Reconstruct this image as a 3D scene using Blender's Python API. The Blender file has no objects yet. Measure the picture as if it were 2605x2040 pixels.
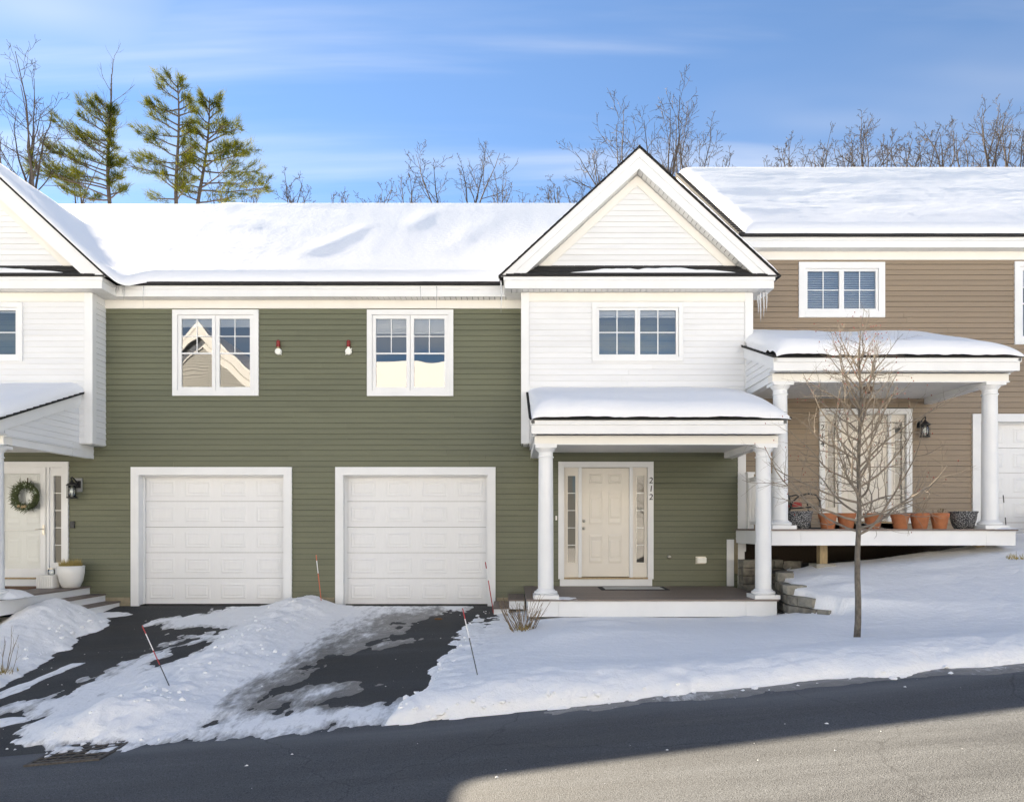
import bpy, math, random
import numpy as np
from mathutils import Vector, Matrix

# ------------------------------------------------------------------ camera, sky, sun, exposure
SC = bpy.context.scene
COL = SC.collection
D0 = 13.534          # metres from the camera to the green wall (the wall is the plane y = 0)
EYE = 1.49           # eye height above the garage floor
F = 1800.0           # focal length in photograph pixels
cam_d = bpy.data.cameras.new('camera')
cam = bpy.data.objects.new('camera', cam_d); COL.objects.link(cam); SC.camera = cam
cam.location = (0, -D0, EYE); cam.rotation_euler = (math.pi/2, 0, 0)
cam_d.sensor_width = 36; cam_d.lens = F/2605*36; cam_d.shift_y = 0.1228
cam_d.clip_end = 2000; cam_d.clip_start = 0.05

SUN_AZ = math.radians(39.7)      # left of the view direction, behind the houses
SUN_EL = math.radians(30.45)
SUN = Vector((-math.sin(SUN_AZ)*math.cos(SUN_EL), math.cos(SUN_AZ)*math.cos(SUN_EL), math.sin(SUN_EL)))

world = bpy.data.worlds.new('World'); SC.world = world; world.use_nodes = True
wn, wl = world.node_tree.nodes, world.node_tree.links
bg = wn['Background']
sky = wn.new('ShaderNodeTexSky'); sky.sky_type = 'NISHITA'; sky.sun_disc = False
sky.sun_elevation = SUN_EL; sky.sun_rotation = -SUN_AZ
sky.air_density = 1.0; sky.dust_density = 0.0; sky.ozone_density = 10.0; sky.altitude = 0
# thin cirrus: noise over the direction projected on a high flat layer
tc = wn.new('ShaderNodeTexCoord')
sep = wn.new('ShaderNodeSeparateXYZ'); wl.new(tc.outputs['Generated'], sep.inputs[0])
def wmath(op, a, b=None):
    n = wn.new('ShaderNodeMath'); n.operation = op
    for i, v in enumerate((a, b)):
        if v is None: continue
        if isinstance(v, (int, float)): n.inputs[i].default_value = v
        else: wl.new(v, n.inputs[i])
    return n.outputs[0]
zz = wmath('MAXIMUM', wmath('ADD', sep.outputs[2], 0.12), 0.05)
comb = wn.new('ShaderNodeCombineXYZ')
wl.new(wmath('DIVIDE', sep.outputs[0], zz), comb.inputs[0]); wl.new(wmath('DIVIDE', sep.outputs[1], zz), comb.inputs[1])
def wnoise(rot, scale, loc, det, dist, lo, hi, top):
    mp = wn.new('ShaderNodeMapping'); mp.inputs['Rotation'].default_value = (0, 0, math.radians(rot))
    mp.inputs['Scale'].default_value = scale; mp.inputs['Location'].default_value = loc
    wl.new(comb.outputs[0], mp.inputs[0])
    nz = wn.new('ShaderNodeTexNoise'); nz.inputs['Scale'].default_value = 1.0; nz.inputs['Detail'].default_value = det
    nz.inputs['Roughness'].default_value = 0.5; nz.inputs['Distortion'].default_value = dist
    wl.new(mp.outputs[0], nz.inputs['Vector'])
    mr = wn.new('ShaderNodeMapRange'); mr.interpolation_type = 'SMOOTHSTEP'
    mr.inputs[1].default_value = lo; mr.inputs[2].default_value = hi; mr.inputs[4].default_value = top
    wl.new(nz.outputs[0], mr.inputs[0]); return mr.outputs[0]
streak = wnoise(-75, (0.35, 2.6, 1), (17.9, 6.0, 0), 6, 0.3, 0.47, 0.80, 0.6)
veil = wnoise(-20, (0.5, 1.1, 1), (7.2, 3.3, 0), 4, 0.2, 0.45, 0.78, 0.40)
cloud = wmath('MAXIMUM', streak, veil)
mix = wn.new('ShaderNodeMix'); mix.data_type = 'RGBA'
wl.new(cloud, mix.inputs['Factor']); wl.new(sky.outputs[0], mix.inputs['A'])
mix.inputs['B'].default_value = (5.6, 6.1, 6.9, 1)
wl.new(mix.outputs['Result'], bg.inputs[0]); bg.inputs[1].default_value = 0.065

sun_d = bpy.data.lights.new('sun', 'SUN'); sun_d.energy = 5.0; sun_d.angle = math.radians(0.5); sun_d.color = (1, 0.992, 0.98)
sun_o = bpy.data.objects.new('sun', sun_d); COL.objects.link(sun_o)
sun_o.rotation_euler = SUN.to_track_quat('Z', 'Y').to_euler(); sun_o.location = SUN*60

vs = SC.view_settings
vs.view_transform = 'Standard'; vs.look = 'None'; vs.exposure = 2.0; vs.gamma = 1; vs.use_curve_mapping = False
vs.use_white_balance = True; vs.white_balance_temperature = 9100; vs.white_balance_tint = 10
SC.cycles.max_bounces = 8; SC.cycles.diffuse_bounces = 4; SC.cycles.transparent_max_bounces = 16

# ------------------------------------------------------------------ helpers
def PX(px, d): return (px-1302.5)*d/F
def PZ(py, d): return EYE+(1340-py)*d/F
def Yd(d): return d-D0
def AT(px, py, d): return Vector((PX(px, d), Yd(d), PZ(py, d)))

def hsh(ix, iy, s):
    n = (ix*374761393+iy*668265263+s*1442695041) & 0xffffffff
    n = ((n ^ (n >> 13))*1274126177) & 0xffffffff
    return ((n ^ (n >> 16)) & 0xffff)/65535.0
def vnoise(x, y, s=0):
    x = np.asarray(x, float); y = np.asarray(y, float)
    ix = np.floor(x).astype(np.int64); iy = np.floor(y).astype(np.int64)
    fx = x-ix; fy = y-iy
    fx = fx*fx*fx*(fx*(fx*6-15)+10); fy = fy*fy*fy*(fy*(fy*6-15)+10)
    a = hsh(ix, iy, s); b = hsh(ix+1, iy, s); c = hsh(ix, iy+1, s); d = hsh(ix+1, iy+1, s)
    return (a+(b-a)*fx)+((c+(d-c)*fx)-(a+(b-a)*fx))*fy-0.5
def fbm(x, y, s=0, o=4, g=0.5):
    t = 0; a = 1
    for i in range(o):
        t = t+a*vnoise(x, y, s+i*17); x = np.asarray(x)*2.03+5.1; y = np.asarray(y)*2.03+1.7; a *= g
    return t
def sstep(a, b, x):
    t = np.clip((x-a)/(b-a), 0, 1); return t*t*(3-2*t)

class MB:
    def __init__(s): s.v = []; s.f = []; s.m = []
    def add(s, vs, fs, mi=0):
        b = len(s.v); s.v += [tuple(p) for p in vs]; s.f += [tuple(i+b for i in f) for f in fs]; s.m += [mi]*len(fs); return s
    def box(s, x0, x1, y0, y1, z0, z1, mi=0):
        return s.add([(x0,y0,z0),(x1,y0,z0),(x1,y1,z0),(x0,y1,z0),(x0,y0,z1),(x1,y0,z1),(x1,y1,z1),(x0,y1,z1)],
                     [(3,2,1,0),(4,5,6,7),(0,1,5,4),(1,2,6,5),(2,3,7,6),(3,0,4,7)], mi)
    def prism(s, poly, axis, a, b, mi=0):          # poly: 2-D points in the two other axes
        n = len(poly)
        def P(q, t):
            if axis == 'x': return (t, q[0], q[1])
            if axis == 'y': return (q[0], t, q[1])
            return (q[0], q[1], t)
        vs = [P(q, a) for q in poly]+[P(q, b) for q in poly]
        fs = [tuple(range(n)), tuple(range(2*n-1, n-1, -1))]+[(i, (i+1) % n+0, (i+1) % n+n, i+n) for i in range(n)]
        return s.add(vs, fs, mi)
    def lathe(s, prof, cx=0, cy=0, cz=0, n=20, mi=0):
        vs = []; fs = []
        for r, z in prof:
            for k in range(n):
                a = 2*math.pi*k/n; vs.append((cx+r*math.cos(a), cy+r*math.sin(a), cz+z))
        for j in range(len(prof)-1):
            for k in range(n):
                k2 = (k+1) % n
                fs.append((j*n+k, j*n+k2, (j+1)*n+k2, (j+1)*n+k))
        fs.append(tuple(range(n-1, -1, -1))); fs.append(tuple((len(prof)-1)*n+k for k in range(n)))
        return s.add(vs, fs, mi)
    def tube(s, pts, rad, n=5, mi=0):
        if not hasattr(rad, '__len__'): rad = [rad]*len(pts)
        pts = [Vector(p) for p in pts]; vs = []; fs = []; u = None
        for i, p in enumerate(pts):
            t = (pts[min(i+1, len(pts)-1)]-pts[max(i-1, 0)])
            if t.length < 1e-9: t = Vector((0, 0, 1))
            t.normalize()
            if u is None:
                u = t.cross(Vector((0, 0, 1)))
                if u.length < 0.1: u = t.cross(Vector((1, 0, 0)))
            u = (u-t*u.dot(t)); u.normalize(); w = t.cross(u)
            for k in range(n):
                a = 2*math.pi*k/n; q = p+(u*math.cos(a)+w*math.sin(a))*rad[i]; vs.append((q.x, q.y, q.z))
        for j in range(len(pts)-1):
            for k in range(n):
                k2 = (k+1) % n; fs.append((j*n+k, j*n+k2, (j+1)*n+k2, (j+1)*n+k))
        fs.append(tuple(range(n-1, -1, -1))); fs.append(tuple((len(pts)-1)*n+k for k in range(n)))
        return s.add(vs, fs, mi)
    def mesh(s, name, smooth=False):
        me = bpy.data.meshes.new(name); me.from_pydata(s.v, [], s.f)
        if any(s.m): me.polygons.foreach_set('material_index', s.m)
        if smooth: me.polygons.foreach_set('use_smooth', [True]*len(me.polygons))
        me.update(); return me
    def build(s, name, mat, parent=None, smooth=False, **k):
        return link(name, s.mesh(name, smooth), mat, parent, **k)

def link(name, data, mat=None, parent=None, loc=None, rot=None, scale=None):
    o = bpy.data.objects.new(name, data); COL.objects.link(o)
    if mat is not None and data is not None and len(data.materials) == 0:
        for m in (mat if isinstance(mat, (list, tuple)) else [mat]): data.materials.append(m)
    if loc is not None: o.location = loc
    if rot is not None: o.rotation_euler = rot
    if scale is not None: o.scale = scale
    if parent is not None:
        o.parent = parent
        p = parent; bm = Matrix.LocRotScale(p.location, p.rotation_euler, p.scale)
        o.matrix_parent_inverse = bm.inverted()
    return o
def tag(o, label=None, cat=None, group=None, kind=None):
    if label: o['label'] = label
    if cat: o['category'] = cat
    if group: o['group'] = group
    if kind: o['kind'] = kind
    return o
def thing(name, loc, label, cat, group=None):
    o = bpy.data.objects.new(name, None); COL.objects.link(o); o.location = loc; o.empty_display_size = 0.2
    return tag(o, label, cat, group)
def part(name, parent, loc):                      # an Empty that gathers sub-parts
    return link(name, None, None, parent, loc=loc)
def box(name, mat, parent, *a): return MB().box(*a).build(name, mat, parent)

_unit = {}
def unit(kind, mat):
    k = (kind, mat.name)
    if k in _unit: return _unit[k]
    b = MB()
    if kind == 'board': b.prism([(0, 0), (-1, 0), (-0.12, 1), (0, 1)], 'x', 0, 1)
    elif kind == 'cube': b.box(0, 1, 0, 1, 0, 1)
    elif kind == 'raised':                       # a bevelled plate facing -y
        i = 0.12; j = 0.1
        b.add([(0,0,0),(1,0,0),(1,0,1),(0,0,1),(i*.5,-.9,i*.5*1.3),(1-i*.5,-.9,i*.65),(1-i*.5,-.9,1-i*.65),(i*.5,-.9,1-i*.65),
               (i,-.3,i*1.6),(1-i,-.3,i*1.6),(1-i,-.3,1-i*1.6),(i,-.3,1-i*1.6),(i*1.35,-1,i*2.1),(1-i*1.35,-1,i*2.1),(1-i*1.35,-1,1-i*2.1),(i*1.35,-1,1-i*2.1)],
              [(0,1,5,4),(1,2,6,5),(2,3,7,6),(3,0,4,7),(4,5,9,8),(5,6,10,9),(6,7,11,10),(7,4,8,11),(8,9,13,12),(9,10,14,13),(10,11,15,14),(11,8,12,15),(12,13,14,15)])
    me = b.mesh('unit_'+kind); me.materials.append(mat); _unit[k] = me
    return me
def ubox(name, mat, parent, x0, x1, y0, y1, z0, z1):      # shares one cube mesh per material
    return link(name, unit('cube', mat), None, parent, loc=(x0, y0, z0), scale=(x1-x0, y1-y0, z1-z0))

# ------------------------------------------------------------------ materials
def nodes(m): return m.node_tree.nodes, m.node_tree.links
def mat(name, col, rough=0.6, var=0.0, nscale=6, bump=0.0, bscale=60, spec=0.5, metal=0.0, objvar=0.0, stretch=(1, 1, 1), dirt=0.0):
    m = bpy.data.materials.new(name); m.use_nodes = True
    n, l = nodes(m); b = n['Principled BSDF']
    b.inputs['Roughness'].default_value = rough; b.inputs['Specular IOR Level'].default_value = spec; b.inputs['Metallic'].default_value = metal
    c = (*col, 1); b.inputs['Base Color'].default_value = c
    out = None
    if var or objvar or dirt or bump:
        t = n.new('ShaderNodeNewGeometry'); mpn = n.new('ShaderNodeMapping'); mpn.inputs['Scale'].default_value = stretch
        l.new(t.outputs['Position'], mpn.inputs[0])
        fac = n.new('ShaderNodeValue'); fac.outputs[0].default_value = 1.0; cur = fac.outputs[0]
        def mul(a, bsock):
            q = n.new('ShaderNodeMath'); q.operation = 'MULTIPLY'; l.new(a, q.inputs[0]); l.new(bsock, q.inputs[1]); return q.outputs[0]
        def rng(sock, lo, hi, a=0.3, c_=0.7):
            q = n.new('ShaderNodeMapRange'); l.new(sock, q.inputs[0]); q.inputs[1].default_value = a; q.inputs[2].default_value = c_
            q.inputs[3].default_value = lo; q.inputs[4].default_value = hi; return q.outputs[0]
        if var:
            z = n.new('ShaderNodeTexNoise'); z.inputs['Scale'].default_value = nscale; z.inputs['Detail'].default_value = 6
            l.new(mpn.outputs[0], z.inputs['Vector']); cur = mul(cur, rng(z.outputs[0], 1-var, 1+var))
        if dirt:
            z = n.new('ShaderNodeTexNoise'); z.inputs['Scale'].default_value = 0.9; z.inputs['Detail'].default_value = 8; z.inputs['Roughness'].default_value = 0.7
            l.new(mpn.outputs[0], z.inputs['Vector']); cur = mul(cur, rng(z.outputs[0], 1-dirt, 1.0, 0.35, 0.55))
        if objvar:
            oi = n.new('ShaderNodeObjectInfo'); cur = mul(cur, rng(oi.outputs['Random'], 1-objvar, 1+objvar, 0, 1))
        vm = n.new('ShaderNodeVectorMath'); vm.operation = 'SCALE'; vm.inputs[0].default_value = col; l.new(cur, vm.inputs['Scale'])
        l.new(vm.outputs[0], b.inputs['Base Color'])
        if bump:
            z = n.new('ShaderNodeTexNoise'); z.inputs['Scale'].default_value = bscale; z.inputs['Detail'].default_value = 5
            l.new(mpn.outputs[0], z.inputs['Vector'])
            bp = n.new('ShaderNodeBump'); bp.inputs['Strength'].default_value = bump; bp.inputs['Distance'].default_value = 0.02
            l.new(z.outputs[0], bp.inputs['Height']); l.new(bp.outputs[0], b.inputs['Normal'])
    return m

M = {}
M['white'] = mat('white_trim', (0.785, 0.795, 0.80), 0.45, var=0.02, nscale=3, dirt=0.04)
M['cream'] = mat('cream_frieze', (0.80, 0.78, 0.735), 0.5, var=0.02, nscale=3)
M['vinyl'] = mat('white_vinyl', (0.775, 0.785, 0.795), 0.45, objvar=0.025, dirt=0.05, bump=0.06, bscale=30, stretch=(1, 1, 6))
M['green'] = mat('green_vinyl', (0.138, 0.146, 0.092), 0.5, objvar=0.05, dirt=0.07, var=0.05, nscale=25, bump=0.10, bscale=40, stretch=(1, 1, 8))
M['tan'] = mat('tan_vinyl', (0.285, 0.215, 0.150), 0.5, objvar=0.04, var=0.05, nscale=25, bump=0.10, bscale=40, stretch=(1, 1, 8))
M['greyvinyl'] = mat('grey_vinyl', (0.24, 0.25, 0.25), 0.5, objvar=0.04)
M['soffit'] = mat('soffit_vinyl', (0.74, 0.74, 0.73), 0.5, objvar=0.02)
M['sheath'] = mat('lap_shadow_sheathing', (0.03, 0.03, 0.025), 0.9)  # near-black colour paints the shadow lines in gaps between siding boards
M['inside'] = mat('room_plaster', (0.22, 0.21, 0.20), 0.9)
M['garage'] = mat('garage_door_steel', (0.785, 0.79, 0.795), 0.45, var=0.015, nscale=4, bump=0.05, bscale=50, stretch=(6, 6, 1))
M['door'] = mat('cream_door_paint', (0.78, 0.73, 0.655), 0.45, var=0.02, nscale=5)
M['deck'] = mat('grey_brown_decking', (0.20, 0.155, 0.135), 0.55, var=0.12, nscale=7, objvar=0.08, stretch=(1, 12, 1), bump=0.1, bscale=20)
M['shingle'] = mat('black_shingle', (0.022, 0.021, 0.021), 0.9, var=0.35, nscale=40, bump=0.5, bscale=120)
M['snowroof'] = None
M['black'] = mat('black_metal', (0.012, 0.012, 0.013), 0.4)
M['steel'] = mat('brushed_nickel', (0.55, 0.52, 0.47), 0.3, metal=1.0)
M['concrete'] = mat('grey_concrete', (0.33, 0.31, 0.27), 0.9, var=0.12, nscale=9, bump=0.3, bscale=60)
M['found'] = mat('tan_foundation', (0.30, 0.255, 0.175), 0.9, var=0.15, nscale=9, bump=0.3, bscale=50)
M['stone'] = mat('wall_block_stone', (0.165, 0.15, 0.125), 0.95, var=0.45, nscale=9, objvar=0.25, bump=1.0, bscale=20)
M['capstone'] = mat('cap_stone', (0.24, 0.225, 0.19), 0.95, var=0.2, nscale=14, objvar=0.1, bump=0.7, bscale=30)
M['lumber'] = mat('treated_lumber', (0.42, 0.31, 0.18), 0.8, var=0.18, nscale=9, stretch=(6, 6, 1))
M['terra'] = mat('terracotta', (0.40, 0.14, 0.062), 0.85, var=0.14, nscale=12, objvar=0.10, dirt=0.12, bump=0.1)
M['soil'] = mat('soil_and_underdeck_shade', (0.05, 0.035, 0.025), 1.0, var=0.3, nscale=60)
M['deadplant'] = mat('dead_stems', (0.20, 0.14, 0.085), 0.9)
M['bark'] = mat('grey_bark', (0.15, 0.13, 0.108), 0.9, var=0.4, nscale=30, bump=0.8, bscale=60, stretch=(1, 1, 0.5))
M['twig'] = mat('pale_twig_bark', (0.225, 0.185, 0.145), 0.8, var=0.25, nscale=10)
M['bark2'] = mat('woodland_bark', (0.085, 0.07, 0.06), 0.9, var=0.3, nscale=3)
M['twig2'] = mat('woodland_twigs', (0.060, 0.048, 0.042), 0.9)
M['pinebark'] = mat('pine_bark', (0.085, 0.068, 0.057), 0.9, var=0.3, nscale=4)
M['bud'] = mat('red_buds', (0.28, 0.05, 0.04), 0.7)
M['leaf'] = mat('dead_leaf', (0.16, 0.08, 0.035), 0.8)
M['stakered'] = mat('stake_red', (0.42, 0.025, 0.03), 0.35)
M['stakewhite'] = mat('stake_white', (0.8, 0.8, 0.8), 0.35)
M['stakedark'] = mat('stake_dark', (0.035, 0.037, 0.04), 0.5)
M['stakeorange'] = mat('stake_orange', (0.55, 0.11, 0.05), 0.4)
M['alarmred'] = mat('alarm_red', (0.24, 0.015, 0.012), 0.25)
M['alarmwhite'] = mat('alarm_white', (0.86, 0.86, 0.80), 0.4)
M['planter'] = mat('white_glazed_planter', (0.80, 0.79, 0.76), 0.35, dirt=0.06)
M['drygrass'] = mat('dry_grass', (0.36, 0.27, 0.09), 0.9, objvar=0.1)
M['needle2'] = mat('wreath_foliage', (0.055, 0.075, 0.025), 0.7, var=0.5, nscale=25)
M['eucal'] = mat('wreath_pale_leaf', (0.30, 0.36, 0.28), 0.7)
M['ribbon'] = mat('brown_ribbon', (0.09, 0.06, 0.045), 0.7)
M['yellow'] = mat('yellow_handle', (0.75, 0.40, 0.02), 0.4)
M['cushion'] = mat('tan_sling_fabric', (0.30, 0.24, 0.18), 0.85)
M['redcloth'] = mat('red_cloth', (0.35, 0.03, 0.03), 0.8)
M['iron'] = mat('cast_iron', (0.085, 0.075, 0.068), 0.8, var=0.4, nscale=30)
M['voidblack'] = mat('drain_dark', (0.012, 0.011, 0.01), 1)
M['number'] = mat('black_number', (0.012, 0.012, 0.012), 0.5)
M['mat_grey'] = mat('doormat_grey', (0.55, 0.55, 0.53), 0.95, var=0.12, nscale=80)
M['mat_black'] = mat('doormat_black', (0.02, 0.02, 0.02), 0.95)
M['blind'] = mat('white_blind', (0.72, 0.73, 0.74), 0.6)
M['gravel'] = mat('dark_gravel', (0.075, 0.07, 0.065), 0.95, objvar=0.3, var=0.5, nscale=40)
M['brick'] = mat('rust_brown', (0.17, 0.08, 0.04), 0.9)

def snow_mat(name, bump_s=0.35, thick_attr=False, col=(0.90, 0.903, 0.91), dirty=0.0):
    m = bpy.data.materials.new(name); m.use_nodes = True; n, l = nodes(m); b = n['Principled BSDF']
    b.inputs['Roughness'].default_value = 0.75; b.inputs['Specular IOR Level'].default_value = 0.25
    b.inputs['Subsurface Weight'].default_value = 0.0
    g = n.new('ShaderNodeNewGeometry')
    z1 = n.new('ShaderNodeTexNoise'); z1.inputs['Scale'].default_value = 9; z1.inputs['Detail'].default_value = 8; z1.inputs['Roughness'].default_value = 0.62
    z2 = n.new('ShaderNodeTexNoise'); z2.inputs['Scale'].default_value = 70; z2.inputs['Detail'].default_value = 4
    for z in (z1, z2): l.new(g.outputs['Position'], z.inputs['Vector'])
    b1 = n.new('ShaderNodeBump'); b1.inputs['Strength'].default_value = bump_s; b1.inputs['Distance'].default_value = 0.05; l.new(z1.outputs[0], b1.inputs['Height'])
    b2 = n.new('ShaderNodeBump'); b2.inputs['Strength'].default_value = bump_s*0.6; b2.inputs['Distance'].default_value = 0.008; l.new(z2.outputs[0], b2.inputs['Height'])
    l.new(b1.outputs[0], b2.inputs['Normal']); l.new(b2.outputs[0], b.inputs['Normal'])
    b.inputs['Base Color'].default_value = (*col, 1)
    if thick_attr:
        at = n.new('ShaderNodeAttribute'); at.attribute_name = 'clean'
        mx = n.new('ShaderNodeMix'); mx.data_type = 'RGBA'
        # wet translucent slush where the layer is thin, clean snow where it is thick
        z3 = n.new('ShaderNodeTexNoise'); z3.inputs['Scale'].default_value = 14; z3.inputs['Detail'].default_value = 9; z3.inputs['Roughness'].default_value = 0.7
        mpx = n.new('ShaderNodeMapping'); mpx.inputs['Scale'].default_value = (1.0, 0.3, 1); mpx.inputs['Rotation'].default_value = (0, 0, 0.0)
        l.new(g.outputs['Position'], mpx.inputs[0]); l.new(mpx.outputs[0], z3.inputs['Vector'])
        ad = n.new('ShaderNodeMath'); ad.operation = 'MULTIPLY_ADD'; l.new(z3.outputs[0], ad.inputs[0]); ad.inputs[1].default_value = 1.0; l.new(at.outputs['Fac'], ad.inputs[2])
        mr_ = n.new('ShaderNodeMapRange'); l.new(ad.outputs[0], mr_.inputs[0]); mr_.inputs[1].default_value = 0.58; mr_.inputs[2].default_value = 0.98
        l.new(mr_.outputs[0], mx.inputs['Factor'])
        mx.inputs['A'].default_value = (0.17, 0.17, 0.172, 1); mx.inputs['B'].default_value = (*col, 1)
        l.new(mx.outputs['Result'], b.inputs['Base Color'])
        rr = n.new('ShaderNodeMapRange'); l.new(mr_.outputs[0], rr.inputs[0]); rr.inputs[3].default_value = 0.35; rr.inputs[4].default_value = 0.8
        l.new(rr.outputs[0], b.inputs['Roughness'])
    return m
M['snow'] = snow_mat('clean_snow', 0.22)
M['snowroof'] = snow_mat('roof_snow_crust', 0.22)
M['slush'] = snow_mat('ploughed_snow', 0.5, thick_attr=True)

def asphalt(name, base, salt, grain):
    m = bpy.data.materials.new(name); m.use_nodes = True; n, l = nodes(m); b = n['Principled BSDF']
    g = n.new('ShaderNodeNewGeometry')
    def noise(sc, det=4, st=(1, 1, 1), rough=0.5):
        mpx = n.new('ShaderNodeMapping'); mpx.inputs['Scale'].default_value = st; l.new(g.outputs['Position'], mpx.inputs[0])
        z = n.new('ShaderNodeTexNoise'); z.inputs['Scale'].default_value = sc; z.inputs['Detail'].default_value = det; z.inputs['Roughness'].default_value = rough
        l.new(mpx.outputs[0], z.inputs['Vector']); return z.outputs[0]
    def rng(s, a, c, lo, hi):
        q = n.new('ShaderNodeMapRange'); l.new(s, q.inputs[0])
        for i, v in zip((1, 2, 3, 4), (a, c, lo, hi)): q.inputs[i].default_value = v
        return q.outputs[0]
    fine = noise(95, 3, rough=0.7); mid = noise(1.1, 7, (0.22, 1.9, 1), 0.65); big = noise(0.35, 4, (0.5, 1.5, 1))
    vor = n.new('ShaderNodeTexVoronoi'); vor.inputs['Scale'].default_value = 130; l.new(g.outputs['Position'], vor.inputs['Vector'])
    v1 = n.new('ShaderNodeMath'); v1.operation = 'MULTIPLY'; l.new(rng(fine, 0.3, 0.7, 1-grain, 1+grain), v1.inputs[0]); l.new(rng(big, 0.35, 0.65, 0.85, 1.15), v1.inputs[1])
    sv = n.new('ShaderNodeVectorMath'); sv.operation = 'SCALE'; sv.inputs[0].default_value = base; l.new(v1.outputs[0], sv.inputs['Scale'])
    mx = n.new('ShaderNodeMix'); mx.data_type = 'RGBA'; l.new(sv.outputs[0], mx.inputs['A'])
    mx.inputs['B'].default_value = (0.212, 0.226, 0.242, 1); 
    q2 = n.new('ShaderNodeMath'); q2.operation = 'MULTIPLY'; l.new(rng(mid, 0.42, 0.75, 0, salt), q2.inputs[0]); l.new(rng(fine, 0.35, 0.6, 0.3, 1), q2.inputs[1])
    sp = n.new('ShaderNodeSeparateXYZ'); l.new(g.outputs['Position'], sp.inputs[0])
    wv = n.new('ShaderNodeMath'); wv.operation = 'MULTIPLY_ADD'; l.new(noise(0.8, 5, (0.35, 1, 1)), wv.inputs[0]); wv.inputs[1].default_value = 0.9; l.new(sp.outputs[1], wv.inputs[2])
    band = rng(wv.outputs[0], -7.25, -6.75, 0.0, 0.38 if salt > 0.5 else 0.0); fall = rng(wv.outputs[0], -6.75, -6.55, 1.0, 0.25)
    q3 = n.new('ShaderNodeMath'); q3.operation = 'MULTIPLY'; l.new(band, q3.inputs[0]); l.new(fall, q3.inputs[1])
    q4 = n.new('ShaderNodeMath'); q4.operation = 'MAXIMUM'; l.new(q3.outputs[0], q4.inputs[0]); l.new(q2.outputs[0], q4.inputs[1])
    l.new(q4.outputs[0], mx.inputs['Factor'])
    vc = n.new('ShaderNodeTexVoronoi'); vc.feature = 'DISTANCE_TO_EDGE'; vc.inputs['Scale'].default_value = 0.33
    dn = n.new('ShaderNodeTexNoise'); dn.inputs['Scale'].default_value = 2.2; dn.inputs['Detail'].default_value = 6; l.new(g.outputs['Position'], dn.inputs['Vector'])
    dm = n.new('ShaderNodeVectorMath'); dm.operation = 'MULTIPLY_ADD'; l.new(dn.outputs['Color'], dm.inputs[0]); dm.inputs[1].default_value = (0.5, 0.5, 0); l.new(g.outputs['Position'], dm.inputs[2]); l.new(dm.outputs[0], vc.inputs['Vector'])
    ck = rng(vc.outputs['Distance'], 0.001, 0.0035, 0.72, 1.0)
    cs = n.new('ShaderNodeVectorMath'); cs.operation = 'SCALE'; l.new(mx.outputs['Result'], cs.inputs[0]); l.new(ck, cs.inputs['Scale']); l.new(cs.outputs[0], b.inputs['Base Color'])
    l.new(rng(mid, 0.3, 0.6, 0.62, 0.9), b.inputs['Roughness']); b.inputs['Specular IOR Level'].default_value = 0.35
    ad = n.new('ShaderNodeMath'); ad.operation = 'ADD'; l.new(fine, ad.inputs[0]); l.new(vor.outputs['Distance'], ad.inputs[1])
    bp = n.new('ShaderNodeBump'); bp.inputs['Strength'].default_value = 0.7; bp.inputs['Distance'].default_value = 0.006; l.new(ad.outputs[0], bp.inputs['Height']); l.new(bp.outputs[0], b.inputs['Normal'])
    return m
M['road'] = asphalt('road_asphalt', (0.065, 0.069, 0.075), 0.55, 0.7)
M['drive'] = asphalt('driveway_asphalt', (0.036, 0.036, 0.037), 0.35, 0.55)

def glass_mat(name, refl=0.30, wob=0.0, tint=(0.9, 0.93, 0.95)):
    m = bpy.data.materials.new(name); m.use_nodes = True; n, l = nodes(m); n.remove(n['Principled BSDF'])
    out = n['Material Output']; tr = n.new('ShaderNodeBsdfTransparent'); tr.inputs[0].default_value = (*tint, 1)
    gl = n.new('ShaderNodeBsdfGlossy'); gl.inputs['Roughness'].default_value = 0.0; gl.inputs[0].default_value = (1, 1, 1, 1)
    ms = n.new('ShaderNodeMixShader'); lw = n.new('ShaderNodeFresnel'); lw.inputs['IOR'].default_value = 1.5
    ad = n.new('ShaderNodeMath'); ad.operation = 'ADD'; l.new(lw.outputs[0], ad.inputs[0]); ad.inputs[1].default_value = refl-0.04; ad.use_clamp = True
    l.new(ad.outputs[0], ms.inputs[0]); l.new(tr.outputs[0], ms.inputs[1]); l.new(gl.outputs[0], ms.inputs[2]); l.new(ms.outputs[0], out.inputs[0])
    if wob:
        g = n.new('ShaderNodeNewGeometry'); z = n.new('ShaderNodeTexNoise'); z.inputs['Scale'].default_value = 1.3; z.inputs['Detail'].default_value = 1.0
        l.new(g.outputs['Position'], z.inputs['Vector']); bp = n.new('ShaderNodeBump'); bp.inputs['Strength'].default_value = 1.0; bp.inputs['Distance'].default_value = wob
        l.new(z.outputs[0], bp.inputs['Height']); l.new(bp.outputs[0], gl.inputs['Normal'])
    return m
M['glass'] = glass_mat('window_glass', 0.20, 0.003)
M['lampglass'] = glass_mat('lantern_glass', 0.12)
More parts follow.
